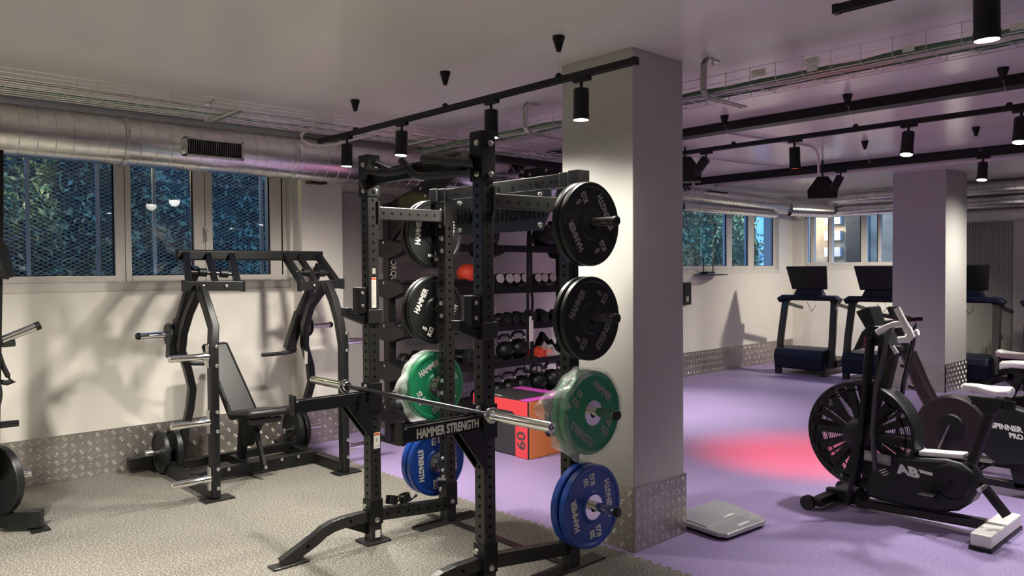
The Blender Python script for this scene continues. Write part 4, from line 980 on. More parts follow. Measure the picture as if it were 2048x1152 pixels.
kb = [(1009, 3, .098, 'fourth shelf, left of the straps and lower'), (1036, 3, .108, 'fourth shelf, just left of the straps'),
      (994, 4, .085, 'lowest shelf, beside the tall front post'), (1017, 4, .095, 'lowest shelf, second from the tall front post'), (1042, 4, .105, 'lowest shelf, below the strap handles'), (1073, 4, .112, 'lowest shelf, third from the right'), (1103, 4, .118, 'lowest shelf, at the right end'),
      (795, 4, .085, 'lowest shelf, just right of the left rig post')]
for px, s, r, lb in kb: kettlebell(kx(px, 6.17), 6.17, SH[s]+(.0 if s == 3 else 0), r, 'black kettlebell with dark handle on the '+lb, -.25)
# red bags and wraps on the fourth shelf
def cloth(px, z, w_, d, h_, m, seed, label, nm='folded_bag', y=6.14):
    x = kx(px, y); rr = []; n = 14
    for i in range(n+1):
        row = []
        for j in range(n+1):
            u, v = i/n*2-1, j/n*2-1; k = noise.noise(Vector((u*2.2+seed, v*2.2, seed)))
            e = max(0, 1-abs(u)**3)*max(0, 1-abs(v)**3)
            row.append(V(x+u*w_/2*(1+.12*k), y+v*d/2, z+h_*e*(.75+.6*k)))
        rr.append(row)
    return tag(MB().grid(rr).build(nm, m, smooth=180, solid=.006), label, 'bag')
cloth(1071, SH[3], .16, .26, .12, M_redbag, 3, 'red folded bag on the fourth shelf, right of the straps', 'folded_bag')
cloth(1092, SH[3], .24, .26, .15, M_film, 5, 'clear plastic wrap around the straps bag at the end of the fourth shelf', 'plastic_wrap')
cloth(1090, SH[3]+.0, .19, .22, .10, M_redbag, 8, 'red straps wrapped in clear plastic on the fourth shelf', 'red_straps')
cloth(1086, SH[3]+.0, .36, .12, .24, M_rubber, 12, 'black gym bag lying at the back of the fourth shelf', 'gym_bag', 6.33)
# ---- suspension trainer hanging from the middle arm
sx, sy = 5.435, P(1056, 500, X=5.42).y
ST = thing('suspension_trainer', 'black strap trainer with pale strap panel hanging in front of the shelves', 'suspension trainer', (sx, sy, 2.60))
def sz(py): return P(1056, py, X=sx).z
MB().rect([(sx, sy, 2.62), (sx, sy, sz(455)), (sx, sy+.015, sz(480)), (sx, sy+.022, sz(560)), (sx, sy+.03, sz(700))], .035, .006, up=(1, 0, 0)).build('strap', M_vinyl, ST, smooth=0)
MB().rect([(sx, sy, sz(455)), (sx, sy-.025, sz(480)), (sx, sy-.025, sz(575)), (sx, sy-.045, sz(600)), (sx, sy-.035, sz(640))], .035, .006, up=(1, 0, 0)).build('strap', M_vinyl, ST, smooth=0)
MB().rect([(sx-.01, sy-.035, sz(632)), (sx-.01, sy-.035, sz(682))], .006, .052, up=(1, 0, 0)).build('strap_panel', M_sticker, ST, smooth=0)
MB().rect([(sx, sy-.035, sz(682)), (sx, sy-.035, sz(725))], .012, .045, up=(1, 0, 0)).build('strap', M_vinyl, ST, smooth=0)
for dy in (-.05, .03):
    c = V(sx, sy+dy, sz(728)); MB().tube([c+V(0, -.05, -.07), c+V(0, -.04, .02), c+V(0, 0, .10), c+V(0, .04, .02), c+V(0, .05, -.07)], .007, 8, up=(1, 0, 0)).build('handle_loop', M_vinyl, ST)
    MB().cyl(c+V(0, -.06, -.075), c+V(0, .06, -.075), .017, 14).build('handle_grip', M_rubber, ST)
# ---- three sided jump box
BX0, BX1, BY0, BY1, BH = 4.66, 5.26, 4.845, 5.60, .505
BO = thing('plyo_box', 'soft jump box in red, orange, magenta and charcoal with a 60 on its red side', 'jump box', ((BX0+BX1)/2, (BY0+BY1)/2, 0))
MB().bb((BX0+.004, BY0+.004, .004), (BX1-.004, BY1-.004, BH-.004)).build('core', M_boxk, BO, smooth=0, bevel=.012)
def rpoly(pts, vec, nm, m): return MB().prism(pts, vec).build(nm, m, BO, smooth=0, bevel=.002)
e = .005
# side facing -X : red frame round a charcoal field
rd = [(BY0+.01, .0), (BY0+.165, .0), (BY0+.165, .36), (BY0+.20, .395), (BY1-.01, .395), (BY1-.01, .50), (BY0+.01, .50)]
rpoly([(BX0, a, b2+.003) for a, b2 in rd], (-e, 0, 0), 'red_panel', M_red)
og = [(BX0+.01, 0), (BX1-.01, 0), (BX1-.01, .155), (BX0+.27, .155), (BX0+.215, .175), (BX0+.195, .215), (BX0+.195, .40), (BX0+.16, .50), (BX0+.01, .50)]
rpoly([(a, BY0, b2+.003) for a, b2 in og], (0, -e, 0), 'orange_panel', M_orange)
mg = [(BX0+.01, BY0+.01), (BX1-.01, BY0+.01), (BX1-.01, BY1-.05), (BX1-.13, BY1-.05), (BX1-.13, BY0+.13), (BX0+.01, BY0+.13)]
rpoly([(a, b2, BH-.002) for a, b2 in mg], (0, 0, e), 'magenta_panel', M_pink)
text_mb('60', .15, (BX0-e-.001, BY0+.085, .155), (0, 0, 1), (0, 1, 0), .003, 1.1, .002).build('number', M_ink, BO, smooth=0)
text_mb('50', .12, (BX1-.12, BY0-e-.001, .075), (1, 0, 0), (0, 0, 1), .003, 1.0, .002).build('number', M_ink, BO, smooth=0)
MB().bb((BX0+.06, BY0+.42, BH+.0005), (BX0+.075, BY1-.04, BH+.003)).build('print_line', M_letterw, BO, smooth=0)
# flat platform scale on the floor beside the pillar
sc = [(4.09, 2.60), (4.12, 2.545), (4.50, 2.52), (4.56, 2.545), (4.70, 2.93), (4.66, 2.99), (4.16, 3.02), (4.13, 2.98)]
SCL = thing('platform_scale', 'flat silver platform scale on the lilac floor right of the near pillar', 'scale', (4.4, 2.75, 0))
MB().prism([(a, b2, .018) for a, b2 in sc], (0, 0, .028)).build('body', M_scale, SCL, smooth=0, bevel=.008)
MB().prism([((a-4.4)*.93+4.4, (b2-2.76)*.93+2.76, 0) for a, b2 in sc], (0, 0, .018)).build('base', M_black, SCL, smooth=0)
MB().prism([(4.125, 2.70, .0455), (4.55, 2.655, .0455), (4.655, 2.93, .0455), (4.63, 2.955, .0455), (4.17, 2.985, .0455)], (0, 0, .007)).build('top_plate', M_scale, SCL, smooth=0, bevel=.002)
MB().bb((4.30, 2.575, .0462), (4.42, 2.60, .047)).bb((4.36, 2.72, .0525), (4.47, 2.735, .053)).build('print', M_white, SCL, smooth=0)
# ================================================================== air bike in front
BXP = 5.33
AB = thing('air_bike', 'large black air bike with a caged fan wheel standing nearest on the lilac floor', 'exercise bike', (BXP, 2.0, 0))
def q_(px, py, dx=0): p = P(px, py, X=BXP); return V(BXP+dx, p.y, max(p.z, .004))
def ap(mb, name, m=M_black, smooth=35, bevel=0, parent=AB): return mb.build(name, m, parent, smooth=smooth, bevel=bevel)
FC = V(BXP, 2.245, .525); FR = .362
# wheel guard: two rings joined by a rounded shroud
ap(MB().lathe(FC, (1, 0, 0), [(FR-.03, -.075), (FR-.008, -.085), (FR, -.07), (FR+.002, .0), (FR, .07), (FR-.008, .085), (FR-.03, .075), (FR-.03, -.075)], 80), 'wheel_guard', M_rubber)
for sx in (-1, 1):
    cg = MB(); x = BXP+sx*.078
    for k in range(14):
        a = 2*PI*k/14+.1; u = V(0, math.cos(a), math.sin(a)); v = V(0, -math.sin(a), math.cos(a)); c0 = V(x, FC.y, FC.z)
        cg.prism([c0+u*.09-v*.016, c0+u*.345-v*.052, c0+u*.345+v*.010, c0+u*.09+v*.010], (sx*.006, 0, 0))
    cg.lathe(V(x, FC.y, FC.z), (sx, 0, 0), [(.295, 0), (.305, 0), (.305, .006), (.295, .006), (.295, 0)], 60)
    ap(cg, 'cage_spokes', M_black, 0)
    wr = MB()
    for r in [.11+.0135*k for k in range(17)]: wr.lathe(V(x, FC.y, FC.z), (sx, 0, 0), [(r, 0), (r+.0035, 0), (r+.0035, .003), (r, .003), (r, 0)], 56)
    ap(wr, 'cage_wires', M_shaft, 0)
    ap(MB().lathe(V(x-sx*.02, FC.y, FC.z), (sx, 0, 0), [(0, 0), (.105, 0), (.105, .03), (.07, .045), (0, .045)], 32), 'hub_cover', M_black)
for k in range(10):
    a = 2*PI*k/10; u = V(0, math.cos(a), math.sin(a)); v = V(0, -math.sin(a), math.cos(a))
    ap(MB().prism([FC+u*.06+V(-.05, 0, 0)-v*.006, FC+u*.31+V(-.055, 0, 0)-v*.006, FC+u*.31+V(.055, 0, 0)-v*.006, FC+u*.06+V(.05, 0, 0)-v*.006], v*.012), 'fan_blade', M_rubber, 0)
# forks on both sides of the wheel
for dx in (-.105, .105):
    ap(MB().rect([q_(1712, 1000, dx), q_(1722, 950, dx), q_(1737, 870, dx), q_(1745, 780, dx), q_(1752, 700, dx), q_(1756, 672, dx)], .035, .085, up=(1, 0, 0), r=.008), 'fork', M_black)
ap(MB().rect([q_(1790, 690), q_(1770, 775, 0), q_(1766, 800, 0)], .07, .06, up=(1, 0, 0), r=.01), 'neck_column', M_char)
ap(MB().prism([q_(1717, 700, -.1), q_(1735, 662, -.1), q_(1750, 648, -.1), q_(1772, 652, -.1), q_(1800, 702, -.1), q_(1790, 716, -.1), q_(1770, 690, -.1), q_(1748, 690, -.1)], (.2, 0, 0)), 'head_shroud', M_black, 0, .01)
ap(MB().prism([q_(1722, 622, -.09), q_(1750, 612, -.09), q_(1762, 650, -.09), q_(1744, 660, -.09)], (.18, 0, 0)), 'console', M_black, 0, .008)
ap(MB().prism([q_(1724, 621, -.07), q_(1748, 612, -.07), q_(1750, 614, -.07), q_(1727, 624, -.07)], (.14, 0, 0)), 'console_screen', M_steel, 0)
ap(MB().prism([q_(1744, 672, -.125), q_(1757, 671, -.125), q_(1758, 688, -.125), q_(1750, 702, -.125), q_(1742, 690, -.125)], (.02, 0, 0)), 'red_badge', mat('dull_red', (.16, .02, .03), .5), 0)
# levers; black grips coloured white for the light they reflect
for dx, pts, grip in ((-.19, [(1775, 930), (1768, 860), (1775, 770), (1792, 700), (1797, 668)], [(1778, 662), (1796, 652), (1812, 646), (1828, 645), (1840, 655), (1845, 668), (1838, 675), (1820, 676)]),
                      (.19, [(1775, 930), (1772, 860), (1785, 770), (1803, 690), (1806, 660)], [(1792, 678), (1803, 670), (1815, 668)])):
    ap(MB().tube([q_(a, b, dx) for a, b in pts]+[q_(grip[2 if dx < 0 else 0][0], grip[2 if dx < 0 else 0][1], dx)], .016, 14, up=(1, 0, 0)), 'moving_lever', M_shaft)
    ap(MB().tube([q_(a, b, dx) for a, b in grip], .021, 14, up=(1, 0, 0)), 'grip', M_white)
ap(MB().tube([q_(1817, 614, -.19), q_(1826, 632, -.19), q_(1836, 650, -.19)], .02, 14, up=(1, 0, 0)), 'grip', M_white)  # white stands for glare on the black grip
ap(MB().tube([q_(1797, 690, -.1), q_(1806, 705, -.1)], .016, 12, up=(1, 0, 0)), 'foot_peg', M_steel)
# chain housing
hs = [(1738, 962), (1745, 935), (1775, 912), (1807, 908), (1850, 912), (1900, 914), (1930, 922), (1953, 940), (1963, 962), (1961, 982), (1950, 1002), (1925, 1017), (1890, 1020), (1850, 1014), (1800, 1004), (1767, 996), (1742, 988)]
ob = ap(MB().prism([q_(a, b, -.085) for a, b in hs], (.17, 0, 0)), 'drive_housing', M_rubber, 50, .02)
ap(MB().prism([q_(1842, 899, -.05), q_(1933, 906, -.05), q_(1930, 916, -.05), q_(1842, 909, -.05)], (.10, 0, 0)), 'top_panel', M_white, 0, .008)
cc = q_(1913, 958, -.085); ap(MB().lathe(cc, (-1, 0, 0), [(0, .001), (.0, .012), (.10, .012), (.115, .0), (.115, -.01)], 40), 'crank_cover', M_vinyl)
for sx, a in ((-1, .7), (1, .7+PI)):
    c1 = V(BXP+sx*.11, cc.y, cc.z); c2 = c1+V(0, math.cos(a)*.15, -math.sin(a)*.15)
    ap(MB().rect([c1, c2], .012, .028, up=(1, 0, 0)), 'crank', M_black, 0); ap(MB().box(c2+V(sx*.05, 0, 0), (.09, .09, .022)), 'pedal', M_black, 0, .004)
# marks on the housing and by the fan
cgx = BXP-.0865; L1 = q_(1826, 938); ap(text_mb('AB', .085, (cgx, L1.y, L1.z), (0, -1, -.08), (0, .25, 1), .002, 1.25, .005), 'logo', M_letterw, 0)
L2 = q_(1863, 942); ap(MB().prism([V(cgx-.001, L2.y+.05, L2.z+.018), V(cgx-.001, L2.y-.055, L2.z+.008), V(cgx-.001, L2.y-.06, L2.z-.012), V(cgx-.001, L2.y+.035, L2.z-.002)], (.001, 0, 0)), 'logo_bar', M_letterw, 0)
L3 = q_(1771, 909); ap(MB().box((BXP-.130, L3.y, L3.z), (.006, .17, .065), Matrix.Rotation(.06, 3, 'X')), 'fan_label', M_letterk, 0); g = MB()
for k in range(9): g.box((BXP-.1335, L3.y+.064-.016*k, L3.z), (.001, .009, .030), Matrix.Rotation(.25, 3, 'X'))
ap(g, 'fan_print', M_letter, 0)
L4 = q_(1775, 939); g = MB()
for k in range(3): g.box((BXP-.0865, L4.y-.012*k, L4.z+.012-.012*k), (.002, .045, .005), Matrix.Rotation(-.5, 3, 'X'))
ap(g, 'stripes', M_letterw, 0)
# floor frame
ap(MB().rect([q_(1716, 1003), V(BXP, P(1973, 1050, X=BXP).y, .075)], .07, .06, r=.008), 'base_rail', M_char, 40)
ap(MB().bb((BXP-.26, 2.42, .03), (BXP+.26, 2.50, .085)), 'front_stabiliser', M_black, 0, .01); ap(MB().rect([V(BXP, 2.50, .06), V(BXP, 2.30, .07), V(BXP, 2.24, .12)], .09, .05, up=(1, 0, 0)), 'front_bracket', M_black, 0, .006)
for sx in (-1, 1): ap(MB().lathe(V(BXP+sx*.27-.02, 2.51, .05), (1, 0, 0), [(0, 0), (.048, 0), (.048, .04), (0, .04)], 24), 'transport_wheel', M_rubber)
ry = P(1995, 1050, X=BXP).y
ap(MB().bb((BXP-.30, ry-.05, .02), (BXP+.30, ry+.06, .095)), 'rear_stabiliser', M_white, 0, .008); ap(MB().bb((BXP-.31, ry-.055, 0), (BXP+.31, ry+.065, .022)), 'rubber_foot', M_rubber, 0)  # stabiliser coloured white to imitate its lit top
ap(MB().rect([q_(1962, 966), q_(2014, 1032)], .05, .045, up=(1, 0, 0), r=.006), 'rear_strut', M_black); ap(MB().cyl(q_(1972, 972, -.13), q_(1972, 972, .0), .014, 12), 'foot_peg', M_steel)
ap(MB().rect([q_(1945, 925), q_(1962, 880), q_(1985, 815)], .05, .07, up=(1, 0, 0), r=.008), 'seat_post', M_black)
def saddle(nose, tail, w_, m, parent, nm='saddle', lift=0):
    nose = Vector(nose); tail = Vector(tail); d = tail-nose; side = V(1, 0, 0); rows = []
    prof = [(0, .10, 0), (.05, .20, .012), (.30, .26, .018), (.55, .55, .016), (.78, .95, .018), (.93, .92, .024), (1, .55, .02)]
    for t_, wv, hz in prof:
        c = nose+d*t_; r = []
        for k in range(13):
            a = PI*k/12; r.append(c+side*(-math.cos(a))*w_/2*wv+V(0, 0, hz+math.sin(a)*.022))
        for k in range(13):
            a = PI*k/12; r.append(c+side*(math.cos(a))*w_/2*wv*.9+V(0, 0, hz-.018-math.sin(a)*.016))
        rows.append(r+[r[0]])
    mb = MB().grid(rows); n = len(rows[0]); L_ = len(mb.v); mb.f += [tuple(range(n-1)), tuple(range(L_-n, L_-1))]
    return mb.build(nm, m, parent, smooth=70)
a = q_(1924, 776); b_ = q_(2024, 790); saddle(a, b_, .22, M_white, AB)  # lit top of the saddle put into its white colour
ap(MB().prism([q_(1938, 790, -.04), q_(2010, 800, -.04), q_(1998, 825, -.04), q_(1972, 828, -.04)], (.08, 0, 0)), 'saddle_clamp', M_black, 0, .006)
ap(MB().rect([q_(1945, 800), q_(2030, 812)], .05, .035, up=(1, 0, 0)), 'seat_slider', M_black, 0)

# ================================================================== indoor cycles behind it
def cycle(cx, cy, label, body=M_maroon, txt=True, saddle_m=M_white, mir=1):
    t = thing('indoor_cycle', label, 'exercise bike', (cx, cy, 0))
    def L(s, z, dx=0): return V(cx+dx, cy+s*mir, z)
    def c_(mb, nm, m=M_black, smooth=35, bevel=0): return mb.build(nm, m, t, smooth=smooth, bevel=bevel)
    c_(MB().lathe(L(0, .44, -.07), (1, 0, 0), [(0, 0), (.235, 0), (.25, .012), (.25, .128), (.235, .14), (0, .14)], 48), 'flywheel_cover', body)
    c_(MB().lathe(L(0, .46, -.072), (-1, 0, 0), [(0, 0), (.095, 0), (.085, .012), (0, .012)], 32), 'hub_cover', M_vinyl)
    c_(MB().rect([L(.0, .47, -.10), L(.07, .29, -.10)], .012, .026, up=(1, 0, 0)), 'crank', M_steel, 0); c_(MB().box(L(.08, .27, -.14), (.08, .09, .02)), 'pedal', M_steel, 0, .003)
    c_(MB().rect([L(0, .47, .10), L(-.07, .64, .10)], .012, .026, up=(1, 0, 0)), 'crank', M_steel, 0); c_(MB().box(L(-.08, .66, .14), (.08, .09, .02)), 'pedal', M_black, 0, .003)
    c_(MB().rect([L(.10, .50), L(.22, .72), L(.33, .98)], .10, .11, up=(1, 0, 0), r=.02), 'front_column', body)
    c_(MB().rect([L(.32, .95), L(.43, 1.20)], .05, .06, up=(1, 0, 0)), 'handlebar_post', M_black, 0)
    c_(MB().tube([L(.30, 1.24, -.2), L(.46, 1.22, -.2), L(.49, 1.21, -.1), L(.49, 1.21, .1), L(.46, 1.22, .2), L(.30, 1.24, .2)], .017, 12), 'handlebar', M_black)
    c_(MB().tube([L(.34, 1.25, -.08), L(.50, 1.27, -.05), L(.50, 1.27, .05), L(.34, 1.25, .08)], .015, 12), 'handlebar', M_black)
    c_(MB().box(L(.44, 1.30), (.14, .03, .09), Matrix.Rotation(-.4, 3, 'X')), 'console', M_black, 0, .006)
    for z, k in ((.86, .05), (.70, .04)): c_(MB().cyl(L(.33*z/.9, z), L(.33*z/.9+.07, z+.02), .014, 10), 'knob', M_rubber)
    c_(MB().prism([L(-.16, .33, -.055), L(-.20, .60, -.055), L(-.34, .67, -.055), L(-.62, .60, -.055), L(-.70, .42, -.055), L(-.55, .26, -.055), L(-.3, .22, -.055)], (.11, 0, 0)), 'rear_housing', M_rubber, 50, .02)
    if txt: c_(join(text_mb('SPINNER', .055, L(-.36, .50, -.057), (0, -1, -.05), (0, .2, 1), .002, .9, .002), text_mb('PRO', .05, L(-.42, .445, -.057), (0, -1, -.05), (0, .2, 1), .002, .9, .002)), 'logo', M_letterw, 0)
    c_(MB().rect([L(-.05, .58), L(-.30, .68)], .06, .05, up=(1, 0, 0)), 'cross_bar', M_black, 0)
    c_(MB().rect([L(-.30, .55), L(-.44, .90)], .045, .06, up=(1, 0, 0)), 'seat_post', M_black, 0); c_(MB().rect([L(-.36, .905), L(-.56, .905)], .04, .03, up=(1, 0, 0)), 'seat_slider', M_black, 0)
    saddle(L(-.30, .935), L(-.58, .95), .2, saddle_m, t)
    c_(MB().rect([L(.45, .085), L(-.72, .085)], .07, .05), 'base_rail', M_black, 0, .004)
    c_(MB().rect([L(.05, .25), L(.12, .08)], .08, .07, up=(1, 0, 0)), 'frame_leg', M_black, 0); c_(MB().rect([L(-.4, .28), L(-.45, .08)], .08, .07, up=(1, 0, 0)), 'frame_leg', M_black, 0)
    for s in (.46, -.74): c_(MB().bb(L(s-.04, .01, -.26), L(s+.04, .075, .26)), 'stabiliser', M_char, 0, .008)
    return t
p = P(1908, 852, X=6.4)
cycle(6.4, p.y, 'dark plum indoor cycle right behind the near air bike')
p = P(2030, 712, Z=.95)
cycle(p.x, p.y-.46, 'black indoor cycle with pale saddle behind the others, at the right edge', body=M_rubber, txt=False, mir=-1)
cycle(6.55, .62, 'black indoor cycle standing right of the plum one, mostly outside the picture', body=M_rubber, txt=False)

# ================================================================== treadmills
TM = thing('treadmill', 'leftmost dark treadmill facing the room, in the far corner', 'treadmill', (0, 0, 0), 'treadmills along the far wall')
def tp(mb, name, m=M_navy, smooth=0, bevel=.01): return mb.build(name, m, TM, smooth=smooth, bevel=bevel)
tp(MB().prism([(-.0, -.40, .09), (-.03, -.40, .30), (.02, -.40, .40), (.42, -.40, .42), (.50, -.40, .09)], (0, .80, 0)), 'motor_hood', M_navy, bevel=.03)
tp(MB().bb((.40, -.30, .16), (1.28, .30, .20)), 'belt', M_rubber, bevel=.004)
for s in (-1, 1):
    tp(MB().bb((.30, s*.30, .10), (1.30, s*.40, .225)), 'side_rail', M_black); tp(MB().bb((1.20, s*.34-.03, 0), (1.27, s*.34+.03, .12)), 'rear_foot', M_rubber, bevel=.003); tp(MB().bb((.03, s*.36-.04, 0), (.12, s*.36+.04, .11)), 'front_foot', M_rubber, bevel=.003)
    tp(MB().rect([(.20, s*.425, .16), (.27, s*.42, .6), (.37, s*.40, 1.12), (.40, s*.36, 1.17)], .065, .10, up=(0, 1, 0), r=.01), 'upright', M_char, 40, 0)
    tp(MB().rect([(.40, s*.42, 1.10), (.62, s*.42, 1.06), (.95, s*.42, 1.0)], .06, .05, r=.01), 'handrail', M_char, 40, 0)
tp(MB().rect([(.36, -.49, 1.14), (.36, -.42, 1.185), (.36, .42, 1.185), (.36, .49, 1.14)], .14, .085, r=.02), 'console_bridge', M_navy, 40, 0)
tp(MB().prism([(.33, -.26, 1.20), (.33, .26, 1.20), (.33, .20, 1.32), (.33, -.20, 1.32)], (.10, 0, 0)), 'console_neck', M_navy, bevel=.01)
tp(MB().prism([(.36, -.285, 1.315), (.36, .285, 1.315), (.24, .33, 1.675), (.24, -.33, 1.675)], (.045, 0, .012)), 'screen', M_black, bevel=.012)
MB().tube([(.33, -.10, 1.14), (.32, -.12, 1.05), (.33, -.06, .98), (.32, -.02, 1.06), (.33, .02, 1.12)], .004, 6).build('loose_cable', M_black, TM)
TM.location = (11.36, 5.80, 0)
dup(TM, (11.40, 4.74, 0), label='dark treadmill left of the far pillar, second from the corner')
dup(TM, (11.95, 3.76, 0), label='dark treadmill right of the far pillar, in front of the blind')
dup(TM, (11.90, 2.55, 0), label='dark treadmill at the right edge of the picture, beyond the others')

# ================================================================== far room furniture and fittings
bl = thing('vertical_blind', 'grey pleated blind hanging behind the treadmill right of the far pillar', 'blind', (13.28, 3.8, 2.36))
rows = []
for k in range(61):
    y = 4.62-k*.02; x = 13.31+(.02 if k % 2 else 0); rows.append([V(x, y, .10), V(x, y, 2.34)])
MB().grid(rows).build('pleats', M_blind, bl, smooth=0, solid=.003); MB().bb((13.28, 3.40, 2.33), (13.345, 4.64, 2.37)).build('head_rail', M_steel, bl, smooth=0)
struct(MB().bb((13.22, 3.24, 0), (XB, 3.40, 2.50)).build('trim_3', M_frame, smooth=0, bevel=.005))
pp = thing('insulated_pipe', 'thick white pipe above the blind in the far room', 'pipe', (13.08, 3, 2.42)); MB().cyl((13.08, 4.75, 2.42), (13.08, -1.2, 2.42), .085, 28).build('pipe_body', M_white, pp); MB().lathe((13.08, 4.45, 2.42), (0, 1, 0), [(.085, 0), (.10, 0), (.10, .05), (.085, .05)], 28).build('pipe_clamp', M_black, pp)
# router on the far sill, wall handset
a = P(1412, 549, Y=6.86); RT_ = thing('wifi_router', 'dark flat router with two antennas on a small ledge under the far window', 'router', a)
MB().lathe(a+V(.05, 0, -.012), (0, 0, 1), [(0, 0), (.30, .0), (.31, .012), (.0, .022)], 36).build('disc_shelf', M_black, RT_)
MB().box(a+V(.05, 0, .03), (.22, .12, .03)).build('body', M_navy, RT_, smooth=0, bevel=.006)
for px in (1407, 1426): c = P(px, 545, Y=6.86); MB().cyl(c+V(0, 0, .01), c+V(0, 0, .22), .008, 8).build('antenna', M_black, RT_)
a = P(1376, 587, Y=6.88); WH = thing('wall_intercom', 'black wall mounted device right of the near pillar', 'intercom', a)
MB().bb(a+V(-.13, -.03, -.17), a+V(.05, .04, .17)).build('body', M_black, WH, smooth=0, bevel=.01); MB().bb(a+V(-.09, -.034, -.12), a+V(-.03, -.03, -.04)).build('screen', M_steel, WH, smooth=0)
# ================================================================== outside the windows
struct(MB().bb((-6, YW+.3, .55), (18, 14, .6)).bb((XB+.3, -4, .55), (20, 14, .6)).build('ground_outside', M_ground, smooth=0))
gr = thing('security_grille', 'expanded metal grille in front of the near window', 'grille', (.8, YW+.42, 1.4))
g = MB(); YG = YW+.42; x0, x1, z0, z1 = -1.6, 3.7, 1.35, 2.85
sp = .034; sl = .50
k = int((z1-z0+(x1-x0)*sl)/sp*1)
for s_ in (1, -1):
    for i in range(-k, k+60):
        zc = z0+i*sp*1.0
        # line z = zc + s*sl*(x-x0)
        pts = []
        xa, xb = x0, x1; za, zb_ = zc, zc+s_*sl*(x1-x0)
        def xi(zv): return x0+(zv-zc)/(s_*sl)
        lo, hi = sorted((xi(z0), xi(z1))); lo = max(lo, x0); hi = min(hi, x1)
        if hi-lo > .02: g.tube([(lo, YG, zc+s_*sl*(lo-x0)), (hi, YG, zc+s_*sl*(hi-x0))], .0016, 3)
g.build('mesh', M_fence, gr, smooth=0)
for px in (-200, -60, 55, 195, 308, 522, 534):
    x = P(px, 440, Y=YG).x; MB().bb((x-.014, YG-.02, 1.35), (x+.014, YG+.008, 2.85)).build('bar', M_fence, gr, smooth=0)
def foliage(name, n, lo, hi, m, size, seed, label, cat='hedge'):
    """a bumpy hedge face at y = lo[1] with leaves standing off it"""
    r = random.Random(seed); t = thing(name, label, cat, ((lo[0]+hi[0])/2, (lo[1]+hi[1])/2, .6))
    def face(x, z): return lo[1]+.30+.30*noise.noise(Vector((x*1.3, z*1.3, seed)))+.12*noise.noise(Vector((x*5, z*5, seed)))
    nx = int((hi[0]-lo[0])/.12); nz = int((hi[2]-lo[2])/.12); rows = []
    for i in range(nz+1):
        z = lo[2]+(hi[2]-lo[2])*i/nz; rows.append([V(x, face(x, z)+.06, z) for x in [lo[0]+(hi[0]-lo[0])*k/nx for k in range(nx+1)]])
    rows.append([V(p.x, hi[1], p.z) for p in rows[-1]]); rows.append([V(p.x, hi[1], lo[2]) for p in rows[-1]])
    MB().grid(rows).build('thicket', M_thicket, t, smooth=60)
    b2 = MB()
    for i in range(n):
        x = r.uniform(lo[0], hi[0]); z = r.uniform(lo[2], hi[2]+.1)
        dens = noise.noise(Vector((x*1.7+9, z*1.7, seed)))
        if dens < -.25 and r.random() < .7: continue
        c = V(x, face(x, z)-abs(r.gauss(0, .09)), z)
        a = Vector((r.gauss(0, 1), r.gauss(-.5, 1), r.gauss(.3, .8))).normalized(); q = a.orthogonal().normalized()
        q = (Matrix.Rotation(r.uniform(0, 6.28), 3, a)@q); e = a.cross(q); s_ = size*r.uniform(.5, 1.3)
        b2.add([c-q*s_, c-e*s_*.4, c+q*s_, c+e*s_*.4], [(0, 1, 2, 3)])
    f = b2.build('leaves', m, t, smooth=0); f['kind'] = 'stuff'
    return t
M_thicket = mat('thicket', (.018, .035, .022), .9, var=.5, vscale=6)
foliage('evergreen_hedge', 14000, (-2.0, 8.4, .62), (1.95, 9.1, 4.0), M_leaf, .042, 1, 'dense evergreen hedge outside the left part of the near window')
foliage('evergreen_hedge', 14000, (1.2, 9.25, .62), (8.5, 9.9, 4.4), M_leaf2, .045, 2, 'dense evergreen hedge outside the right part of the near window')
foliage('evergreen_hedge', 9000, (10.6, 8.6, .62), (15.6, 9.4, 3.6), M_leaf2, .045, 4, 'evergreen hedge outside the far window')
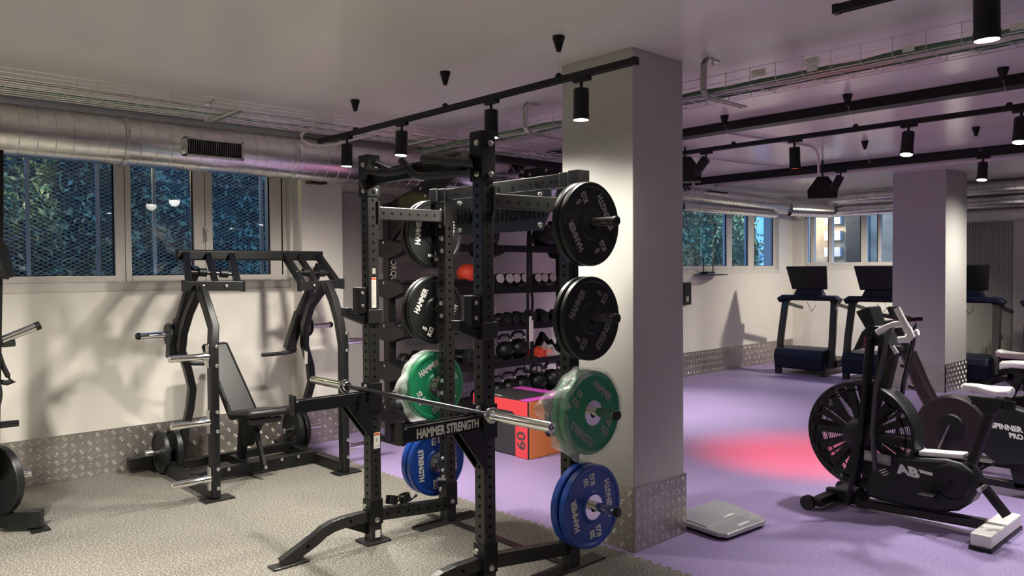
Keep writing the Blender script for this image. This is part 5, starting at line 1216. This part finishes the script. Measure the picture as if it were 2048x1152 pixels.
# garden lamp whose light yellows the leaves
t = thing('garden_lamp', 'warm garden lamp glowing between the leaves at the top of the near window', 'lamp', P(150, 345, Y=8.1))
c = P(145, 306, Y=8.35); MB().lathe(c, (0, 0, 1), [(0, -.04), (.03, -.03), (.04, 0), (.03, .03), (0, .04)], 12).build('bulb', mat('garden_bulb', (1, .8, .3), .5, emis=(1, .75, .25), estr=4), t)
MB().tube([c+V(0, 0, .03), c+V(0, .1, .9), c+V(0, .4, 1.0)], .012).build('stem', M_black, t)
li = bpy.data.lights.new('garden_light', 'POINT'); li.energy = 16; li.color = (1, .66, .16); li.shadow_soft_size = .05
lo = bpy.data.objects.new('garden_light', li); COL.objects.link(lo); lo.parent = t; lo.location = c+V(0, -.08, 0)-t.location
t = thing('garden_lamp', 'added garden post lamp beside the hedge outside the far window', 'lamp', (14.2, 7.7, .6))  # lamp added to brighten the hedge leaves
MB().cyl((14.2, 7.7, .6), (14.2, 7.7, 3.2), .03, 10).build('post', M_black, t); MB().lathe((14.2, 7.7, 3.2), (0, 0, 1), [(0, 0), (.1, 0), (.1, .1), (0, .1)], 14).build('lamp_head', M_white, t)
li = bpy.data.lights.new('hedge_fill_light', 'POINT'); li.energy = 60; li.color = (.9, 1, .8); li.shadow_soft_size = .1
lo = bpy.data.objects.new('hedge_fill_light', li); COL.objects.link(lo); lo.parent = t; lo.location = (0, 0, 2.5)
# neighbouring building outside the far wall
bd = thing('neighbour_building', 'lit pale building with a dark doorway outside the far wall window', 'building', (17, 7, .6))
q = MB().bb((16.6, 3, .6), (16.9, 8.3, 5)); q.build('wall', M_stone, bd, smooth=0)
MB().bb((16.5, 6.9, .6), (16.6, 7.35, 3.0)).build('doorway', M_ink, bd, smooth=0)
q = MB()
for i in range(5): q.bb((16.45, 7.45, 1.2+i*.35), (16.6, 7.8, 1.4+i*.35))
q.build('shutter', M_white, bd, smooth=0)
li = bpy.data.lights.new('porch_light', 'POINT'); li.energy = 60; li.color = (1, .72, .40); li.shadow_soft_size = .1
lo = bpy.data.objects.new('porch_light', li); COL.objects.link(lo); lo.parent = bd; lo.location = Vector((15.9, 8.1, 2.9))-bd.location
MB().lathe((15.9, 8.1, 2.9), (0, 0, 1), [(0, .02), (.12, .03), (.12, .10), (0, .12)], 16).build('porch_lamp', mat('porch_bulb', (1, .9, .7), .5, emis=(1, .85, .6), estr=6), bd)
MB().bb((15.9, 8.08, 2.98), (16.62, 8.12, 3.0)).build('lamp_arm', M_black, bd, smooth=0)
